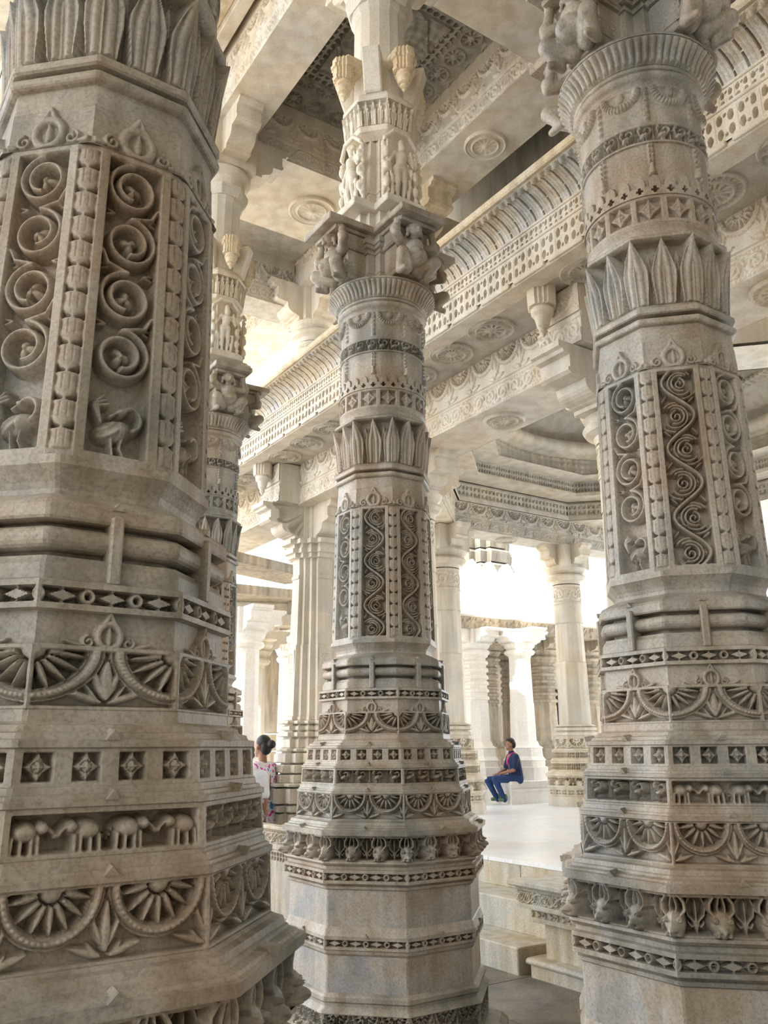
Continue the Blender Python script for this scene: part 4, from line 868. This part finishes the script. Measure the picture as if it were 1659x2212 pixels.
A = (np.arange(nxx)*2*pi/nxx)[:, None]+np.zeros((1, 22)); Z = zg[None, :]+np.zeros((nxx, 1)); hh = .03*np.abs(np.sin(A*70))*np.abs(np.sin((Z-6.44)*30))
mb.grid(np.stack([Cd[0]+(R0-.04-hh)*np.cos(A), Cd[1]+(R0-.04-hh)*np.sin(A), Z], -1), flip=True, wrap=True); part(mb, 'figured_ring', M_GREY, dm, True)
mb = MB(); dring(mb, [(6.70, R0), (6.72, R0-.14)]+[(6.86-.13*cos(q_), R0-.14-.20*sin(q_)) for q_ in np.linspace(0, pi, 12)]+[(7.0, R0-.05)]); part(mb, 'roll_ring', M_CREAM, dm, True)
mb = MB(); dring(mb, [(7.0, R0-.10), (7.12, R0-.12), (7.13, R0-.30), (7.30, R0-.42), (7.34, R0-.62), (7.40, R0-.66)]); part(mb, 'plain_ring', M_GREY, dm, True)
mb = MB()
for k in range(110):
    a = k*2*pi/110; s = MB(); s.box(R0-.80, R0-.60, -.05, .05, 7.34, 7.42, .02); rot_add(mb, s, a, Cd[0], Cd[1])
dring(mb, [(7.40, R0-.62), (7.44, R0-.74), (7.55, R0-.80), (7.56, R0-1.0), (7.8, R0-1.15), (7.82, R0-1.4), (8.1, R0-1.7), (8.3, .02)]); part(mb, 'scalloped_ring', M_GREY, dm)
mb = MB(); mb.loops([np.c_[orr(a)+np.array(Cd), np.full(8, z)] for z, a in ((5.81, ap+.35), (6.6, ap+.33), (7.6, ap-.2), (8.5, 1.5), (8.6, .3))], cap=False); part(mb, 'outer_shell', M_CREAM, dm)
vE = uE[0]; vF = uF[0]
beam_v('lintel_beam', 'rosette carved lintel spanning the two pale columns on the platform', uE[1]-.24, uE[1]+.24, vE-.2, vF+.2, 5.32, 5.80, M_GREY, meds=((vE+vF)/2,), res=.014)
beam_v('lintel_beam', 'carved lintel to the right of the pale platform columns', uE[1]-.24, uE[1]+.24, vF+.2, vF+3.4, 5.32, 5.80, M_GREY, res=.02)
beam_v('lintel_beam', 'lintel joining the left pale platform column to the parapet side', uE[1]-.22, uE[1]+.22, 2.85, vE-.2, 5.32, 5.80, M_GREY, res=.02)
dgl = thing('lintel_beam', 'short diagonal lintel corner piece behind the pale column beside the central carved column', 'beam', vE-1, uE[1]-1, 5.33)
_s = MB(); _s.box(0, 2.82, -.22, .22, 5.33, 5.80, .01); quad_relief(_s, (0, -.23, 5.33), (2.82, 0, 0), (0, 0, .47), frieze(), .014); quad_relief(_s, (2.82, .23, 5.33), (-2.82, 0, 0), (0, 0, .47), frieze(), .014); mb = MB(); rot_add(mb, _s, radians(225), vE, uE[1]); part(mb, 'beam_core', M_CREAM, dgl)
mb = MB(); mb.box(2.85, 30, U0, Cd[1]-ap, 5.86, 6.0); struct(mb, 'ceiling', M_CREAM, 3, 0, 5.86)
mb = MB(); mb.box(2.85, Cd[0]-ap-.3, Cd[1]-ap, uE[1]+.3, 5.86, 6.0); struct(mb, 'ceiling', M_CREAM, 3, 4, 5.86)
mb = MB(); mb.box(Cd[0]+ap+.3, 24, Cd[1]-ap, uE[1]+.3, 5.86, 6.0); struct(mb, 'ceiling', M_CREAM, 12, 4, 5.86)
for sx in (-1, 1):
    mb = MB(); x0 = Cd[0]+sx*(ap+.3); T3 = [(x0, Cd[1]+ap+.3, 5.87), (x0, Cd[1]+1.2, 5.87), (x0-sx*2.2, Cd[1]+ap+.3, 5.87), (x0, Cd[1]+ap+.3, 6.0), (x0, Cd[1]+1.2, 6.0), (x0-sx*2.2, Cd[1]+ap+.3, 6.0)]
    mb.add(T3, [(0, 1, 4, 3), (1, 2, 5, 4), (2, 0, 3, 5)], [(0, 2, 1), (3, 4, 5)]); struct(mb, 'ceiling', M_CREAM, x0, Cd[1]+ap, 5.87)

# ------------------------------------------------------------------ sunlit court beyond
bu = uE[1]+.85
bn = thing('stone_bench', 'low white marble bench ledge in full sun where the man sits', 'bench', 8, bu, .77)
bv = G2(2.08, 15.98)[0]
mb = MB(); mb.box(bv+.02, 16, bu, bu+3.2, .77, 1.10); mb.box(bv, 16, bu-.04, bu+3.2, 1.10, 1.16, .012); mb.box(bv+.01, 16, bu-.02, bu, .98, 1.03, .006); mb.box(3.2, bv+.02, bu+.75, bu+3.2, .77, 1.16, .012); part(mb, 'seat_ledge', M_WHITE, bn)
def far_column(label, x, y, z0, zt, r, mat, group=None, carved=False):
    v, u = G2(x, y); t = thing('court_column', label, 'column', v, u, z0, group); c = (v, u); H = zt-z0; mb = MB()
    mb.lathe([(z0, r*1.9), (z0+.08*H, r*1.9), (z0+.085*H, r*1.7), (z0+.12*H, r*1.7), (z0+.125*H, r*1.8), (z0+.15*H, r*1.55), (z0+.20*H, r*1.5), (z0+.205*H, r*1.62), (z0+.22*H, r*1.3), (z0+.25*H, r*1.15)], octo, c); part(mb, 'base', mat, t)
    mb = MB(); mb.lathe([(z0+.25*H, r*1.08), (z0+.5*H, r*1.02), (z0+.505*H, r*.98), (z0+.86*H, r*.9)], octo, c)
    if carved:
        for q in (.52, .57, .62, .66, .71, .76, .81): mb.lathe([(z0+q*H, r*.95), (z0+(q+.005)*H, r*1.06), (z0+(q+.02)*H, r*1.06), (z0+(q+.03)*H, r*.95)], lambda s: circ(s, 24), c)
    part(mb, 'shaft', mat, t); mb = MB(); small_capital(mb, v, u, zt, r*.9, r*2.6, .10*H, r*1.5); part(mb, 'capital', mat, t); return t
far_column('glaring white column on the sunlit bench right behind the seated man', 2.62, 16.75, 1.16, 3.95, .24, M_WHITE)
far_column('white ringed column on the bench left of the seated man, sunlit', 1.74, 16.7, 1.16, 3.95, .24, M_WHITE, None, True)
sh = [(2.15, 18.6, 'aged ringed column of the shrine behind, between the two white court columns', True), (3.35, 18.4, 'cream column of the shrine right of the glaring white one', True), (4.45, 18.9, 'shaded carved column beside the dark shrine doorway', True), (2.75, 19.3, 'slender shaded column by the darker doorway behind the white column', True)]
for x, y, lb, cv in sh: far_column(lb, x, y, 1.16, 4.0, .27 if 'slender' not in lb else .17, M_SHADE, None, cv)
v1, u1 = G2(2.0, 16.9)
be = beam_v('eave_beam', 'weathered eave beam resting on the white court columns', bu+.75, bu+1.15, 3.5, 15, 3.95, 4.18, M_SHADE, sides=(1, 0), res=.03)
pw = thing('crenellated_parapet', 'sunlit white roof parapet with pointed merlons above the court eave', 'parapet', 8, bu+.7, 4.15)
mb = MB(); mb.box(3.4, 16, bu+.55, bu+.75, 4.18, 4.9, .01)
part(mb, 'wall_face', M_WHITE, pw)
for k in range(27):
    mb = MB(); x0 = 3.5+k*.45; w = .40
    pts = [(0, 0), (w, 0), (w, .12), (w*.72, .30), (w*.5, .38), (w*.28, .30), (0, .12)]
    A = np.array([(x0+a, bu+.57, 4.9+b) for a, b in pts]); B = np.array([(x0+a, bu+.73, 4.9+b) for a, b in pts]); mb.loops([A, B], 'n'); part(mb, 'merlon', M_WHITE, pw)
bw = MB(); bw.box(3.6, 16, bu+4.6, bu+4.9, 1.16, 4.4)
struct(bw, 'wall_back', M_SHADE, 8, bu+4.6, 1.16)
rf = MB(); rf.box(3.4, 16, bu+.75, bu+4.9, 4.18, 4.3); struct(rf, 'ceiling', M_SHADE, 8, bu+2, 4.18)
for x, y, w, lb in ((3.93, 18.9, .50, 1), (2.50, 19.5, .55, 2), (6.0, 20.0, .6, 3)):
    v, u = G2(x, y); mb = MB(); mb.box(v-w/2, v+w/2, bu+4.50, bu+4.62, 1.16, 3.2); mb2 = mb; o = struct(mb2, 'door_%d' % lb, M_BLACK, v, bu+4.5, 1.16)  # doorway darkness is put into the colour of a near-black panel
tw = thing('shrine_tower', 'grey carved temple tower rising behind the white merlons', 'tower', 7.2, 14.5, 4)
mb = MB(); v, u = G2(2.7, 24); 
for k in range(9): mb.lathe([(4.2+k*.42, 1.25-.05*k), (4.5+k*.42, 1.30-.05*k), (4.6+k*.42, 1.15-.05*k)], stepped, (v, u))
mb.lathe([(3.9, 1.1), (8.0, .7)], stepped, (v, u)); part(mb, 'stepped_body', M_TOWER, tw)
# left background court
lc = [(-2.05, 12.6, .0, 'sunlit white column in the far left court, next to the left carved column', .22, M_WHITE, 3.75), (-2.25, 14.6, .0, 'shaded plain column in the far left court under dark beams', .24, M_CREAM, 3.7), (-1.95, 17.0, .0, 'thin pale column in the far left court beside the square pillar', .16, M_WHITE, 4.0), (-2.62, 19.0, 0, 'warm lit column deep in the far left court', .24, M_WARM, 3.9), (-1.7, 21.0, 0, 'farthest shaded column seen left of the square pillar', .24, M_SHADE, 3.9)]
for x, y, z0, lb, r, mt, zt in lc: far_column(lb, x, y, .0, zt, r, mt)
def wbeam(name, label, a, b, w, z0, z1, mat, cat='beam', relief=True):
    va, vb = G2(*a), G2(*b); t = thing(name, label, cat, (va[0]+vb[0])/2, (va[1]+vb[1])/2, z0); d = np.array(vb)-np.array(va); L = np.linalg.norm(d); an = atan2(d[1], d[0]); s = MB(); s.box(0, L, -w/2, w/2, z0, z1, .01)
    if relief: quad_relief(s, (0, -w/2-.004, z0+.02), (L, 0, 0), (0, 0, z1-z0-.04), p_scroll(max(2, int(L/.3)), .02), .02)
    mb = MB(); rot_add(mb, s, an, va[0], va[1]); part(mb, 'beam_core', mat, t); return t
wbeam('court_beam', 'carved lintel over the shaded columns in the far left court', (-4.6, 13.9), (-.2, 15.0), .45, 3.75, 4.15, M_CREAM)
wbeam('court_beam', 'warm ornate lintel deeper in the far left court', (-4.6, 18.6), (-.2, 19.4), .5, 3.3, 4.1, M_WARM)
wbeam('court_beam', 'eave slab above the far left court, sloping toward the square pillar', (-3.6, 10.6), (-1.35, 13.6), .7, 4.35, 4.5, M_SHADE)
mb = MB(); v, u = G2(-2.4, 17.0); mb.box(v-2.2, v+2.2, u-3, u+4, 4.15, 4.3); struct(mb, 'ceiling', M_SHADE, v, u, 4.15)
mb = MB(); v, u = G2(-2, 25.5); mb.box(v-6, v+4, u, u+.3, 0, 4.2); struct(mb, 'wall_back', M_SHADE, v, u, 0)
lg = thing('low_ledge', 'low carved ledge wall in front of the two women, beside the left carved column', 'ledge', 1.22, 5, 0)
mb = MB(); mb.box(1.16, 1.30, 3.3, 8.5, .925, .965, .01); part(mb, 'coping', M_SHADE, lg)
mb = MB(); mb.box(1.22, 1.29, 3.3, 8.5, 0, .93); quad_relief(mb, (1.19, 8.5, .77), (0, -5.2, 0), (0, 0, .155), p_scroll(36, .02), .01); quad_relief(mb, (1.20, 8.5, .60), (0, -5.2, 0), (0, 0, .13), p_pierce(40, .02), .01); mb.box(1.19, 1.25, 3.3, 8.5, .735, .77); mb.box(1.20, 1.25, 3.3, 8.5, .0, .60); part(mb, 'carved_face', M_SHADE, lg)
hr = thing('handrail', 'steel pipe handrail in the far left court behind the standing women', 'railing', *G2(-2, 13), 0)
mb = MB()
for z in (1.72, 1.35, 2.02): 
    a, b = G2(-3.9, 15.6), G2(-1.6, 16.0); capsule(mb, (a[0], a[1], z), (b[0], b[1], z), .02, .02, 10)
for q in (-3.8, -2.7, -1.6): a = G2(q, 15.6+.174*(q+3.9)); capsule(mb, (a[0], a[1], 0), (a[0], a[1], 2.02), .02, .02, 10)
part(mb, 'rails', M_METAL, hr, True)

# ------------------------------------------------------------------ people
def person_root(label, x, y, z, rot, name='person'):
    o = bpy.data.objects.new(name, None); COL.objects.link(o); o.location = (x, y, z); o.rotation_euler = (0, 0, rot); tag(o, label, 'person'); return o
def hand(mb, p, d, s=1.0):
    """palm, four bent fingers and a thumb; p wrist, d direction"""
    p = np.array(p, float); d = np.array(d, float); d /= np.linalg.norm(d); up = np.array((0, 0, 1.)); sd = np.cross(d, up); sd = sd/np.linalg.norm(sd) if np.linalg.norm(sd) > .1 else np.array((0, 1., 0)); n = np.cross(sd, d)
    for q in (-.025, -.008, .008, .025): capsule(mb, p+d*.01*s+sd*q*.6*s, p+d*.085*s+sd*q*s, .013*s, .011*s, 8)
    for q, L in ((-.03, .055), (-.01, .072), (.01, .07), (.03, .058)):
        a = p+d*.085*s+sd*q*s; b = a+d*L*.55*s-n*.012*s; capsule(mb, a, b, .0095*s, .009*s, 8); capsule(mb, b, b+d*L*.3*s-n*L*.4*s, .009*s, .007*s, 8)
    a = p+d*.03*s+sd*.03*s; b = a+d*.03*s+sd*.03*s-n*.01; capsule(mb, a, b, .012*s, .010*s, 8); capsule(mb, b, b+d*.03*s, .010*s, .008*s, 8)
def head(mb, c, f, s=1.0):
    c = np.array(c, float); f = np.array(f, float); sd = np.array((-f[1], f[0], 0)); u = np.array((0, 0, 1.))
    ellipsoid(mb, c+u*.03*s, (.078*s, .078*s, .095*s)); ellipsoid(mb, c+f*.03*s-u*.045*s, (.055*s, .055*s, .065*s)); capsule(mb, c+f*.082*s+u*.0, c+f*.098*s-u*.022*s, .010*s, .014*s, 8)
    capsule(mb, c+f*.078*s-sd*.015*s-u*.055*s, c+f*.078*s+sd*.015*s-u*.055*s, .010*s, .010*s, 8); ellipsoid(mb, c+f*.06*s-u*.098*s, (.024*s, .024*s, .018*s))
    for k in (-1, 1): ellipsoid(mb, c+sd*.08*s*k-u*.005*s, (.016*s, .016*s, .03*s)); ellipsoid(mb, c+f*.07*s+sd*.03*s*k+u*.02*s, (.014*s, .014*s, .010*s))
# seated man, facing local +x
pm = person_root('man sitting on the sunlit bench in navy t-shirt and blue jeans with pink lanyard', 2.27, 16.0, 1.16+DZ, radians(180+14))
mb = MB(); head(mb, (.03, 0, .72), (1, 0, 0)); capsule(mb, (-.01, 0, .56), (.015, 0, .64), .055, .052); capsule(mb, (-.03, -.15, .48), (-.03, .15, .48), .06, .06); capsule(mb, (-.03, 0, .45), (-.08, 0, .12), .13, .12)
for s in (-1, 1):
    capsule(mb, (-.02, s*.19, .48), (.06, s*.23, .22), .048, .04); capsule(mb, (.06, s*.23, .22), (.28, s*.07, .15), .038, .028); hand(mb, (.29, s*.06, .15), (1, -.3*s, -.15))
pm.scale = (.87, .87, .87)
skin = mb.build('body', M_SKIN, pm); fuse(skin, .011, 2)
mb = MB(); capsule(mb, (-.03, -.15, .475), (-.03, .15, .475), .075, .075); capsule(mb, (-.03, -.06, .42), (-.09, -.05, .05), .125, .13); capsule(mb, (-.03, .06, .42), (-.09, .05, .05), .125, .13); capsule(mb, (-.02, 0, .52), (0, 0, .56), .08, .068)
for s in (-1, 1): capsule(mb, (-.02, s*.18, .48), (.04, s*.225, .28), .068, .060)
fuse(mb.build('shirt', M_NAVY, pm), .014, 4)
mb = MB(); capsule(mb, (-.08, -.08, .04), (-.08, .08, .04), .125, .125)
for s in (-1, 1):
    kz = .05 if s > 0 else .02; kx = .44 if s > 0 else .50
    capsule(mb, (-.06, s*.10, .05), (kx, s*.13, kz), .095, .072); capsule(mb, (kx, s*.13, kz), (kx-.20, s*.12, -.36), .070, .050)
fuse(mb.build('trousers', M_JEAN, pm), .014, 3)
for s in (-1, 1):
    mb = MB(); kx = .24 if s > 0 else .30
    capsule(mb, (kx-.02, s*.12, -.345), (kx+.11, s*.13, -.352), .042, .036); ellipsoid(mb, (kx-.01, s*.12, -.30), (.05, .045, .06)); fuse(mb.build('shoe', M_SHOE, pm), .010, 2)
mb = MB(); ellipsoid(mb, (.005, 0, .78), (.092, .086, .085)); ellipsoid(mb, (-.045, 0, .73), (.060, .078, .085)); ellipsoid(mb, (.05, 0, .82), (.055, .07, .035)); fuse(mb.build('hair', M_HAIR, pm), .009, 1)
mb = MB()
for s in (-1, 1):
    pts = [(-.07, s*.0, .56), (-.04, s*.07, .565), (.04, s*.075, .54), (.10, s*.03, .42), (.10, 0, .33)]
    for a, b in zip(pts[:-1], pts[1:]): capsule(mb, a, b, .012, .012, 8)
mb.build('lanyard', M_PINK, pm, smooth=True)
def walker(label, x, y, rot, k, top, bottom, sleeve, skirt=False):
    pr_ = person_root(label, x, y, 0.022+DC, rot); mb = MB(); K = lambda a: tuple(q*k for q in a)
    def c(a, b, r1, r2): capsule(mb, K(a), K(b), r1*k, r2*k)
    head(mb, K((.02, 0, 1.52)), (1, 0, 0), k); c((0, 0, 1.34), (.01, 0, 1.44), .052, .05); c((0, -.14, 1.30), (0, .14, 1.30), .055, .055); c((0, 0, 1.2), (0, 0, .95), .12, .12)
    for s in (-1, 1):
        c((0, s*.18, 1.30), (-.01, s*.22, 1.03), .045, .038); c((-.01, s*.22, 1.03), (.03, s*.22, .80), .036, .027); hand(mb, K((.03, s*.22, .79)), (.15, 0, -1), k)
        c((0, s*.09, .88), (.01, s*.10, .48), .085, .055); c((.01, s*.10, .48), (-.02, s*.10, .08), .054, .038); c((-.02, s*.10, .04), (.13, s*.11, .03), .035, .028)
    fuse(mb.build('body', M_SKIN, pr_), .012, 2)
    mb = MB(); c((0, -.13, 1.29), (0, .13, 1.29), .075, .075); c((0, -.05, 1.22), (0, -.06, .92), .125, .13); c((0, .05, 1.22), (0, .06, .92), .125, .13); c((0, -.07, .9), (0, -.10, .55 if skirt else .84), .13, .15 if skirt else .12); c((0, .07, .9), (0, .10, .55 if skirt else .84), .13, .15 if skirt else .12)
    for s in (-1, 1):
        c((0, s*.18, 1.29), (-.01, s*.22, 1.08), .066, .058)
        if sleeve: c((-.01, s*.22, 1.08), (.03, s*.22, .84), .056, .05)
    fuse(mb.build('top', top, pr_), .014, 4)
    mb = MB()
    for s in (-1, 1): c((0, s*.09, .86), (.01, s*.10, .48), .105, .08); c((.01, s*.10, .48), (-.02, s*.10, .10), .078, .07)
    fuse(mb.build('trousers', bottom, pr_), .014, 3)
    mb = MB(); ellipsoid(mb, K((-.005, 0, 1.575)), (.09*k, .086*k, .085*k)); ellipsoid(mb, K((-.045, 0, 1.52)), (.062*k, .08*k, .09*k)); ellipsoid(mb, K((-.12, 0, 1.55)), (.05*k, .05*k, .05*k)); fuse(mb.build('hair', M_HAIR, pr_), .01, 1)
    return pr_
walker('woman in a white kurta with pink and blue flowers standing behind the left column', -1.55, 11.15, radians(150), 1.09, M_FLORAL, M_VIOLET, True, True)
walker('person in a plain white t-shirt mostly hidden behind the left column', -1.665, 10.62, radians(100), 1.03, M_TEE, M_TEAL, False)
for o in bpy.data.objects:
    if '_o' in o: del o['_o']
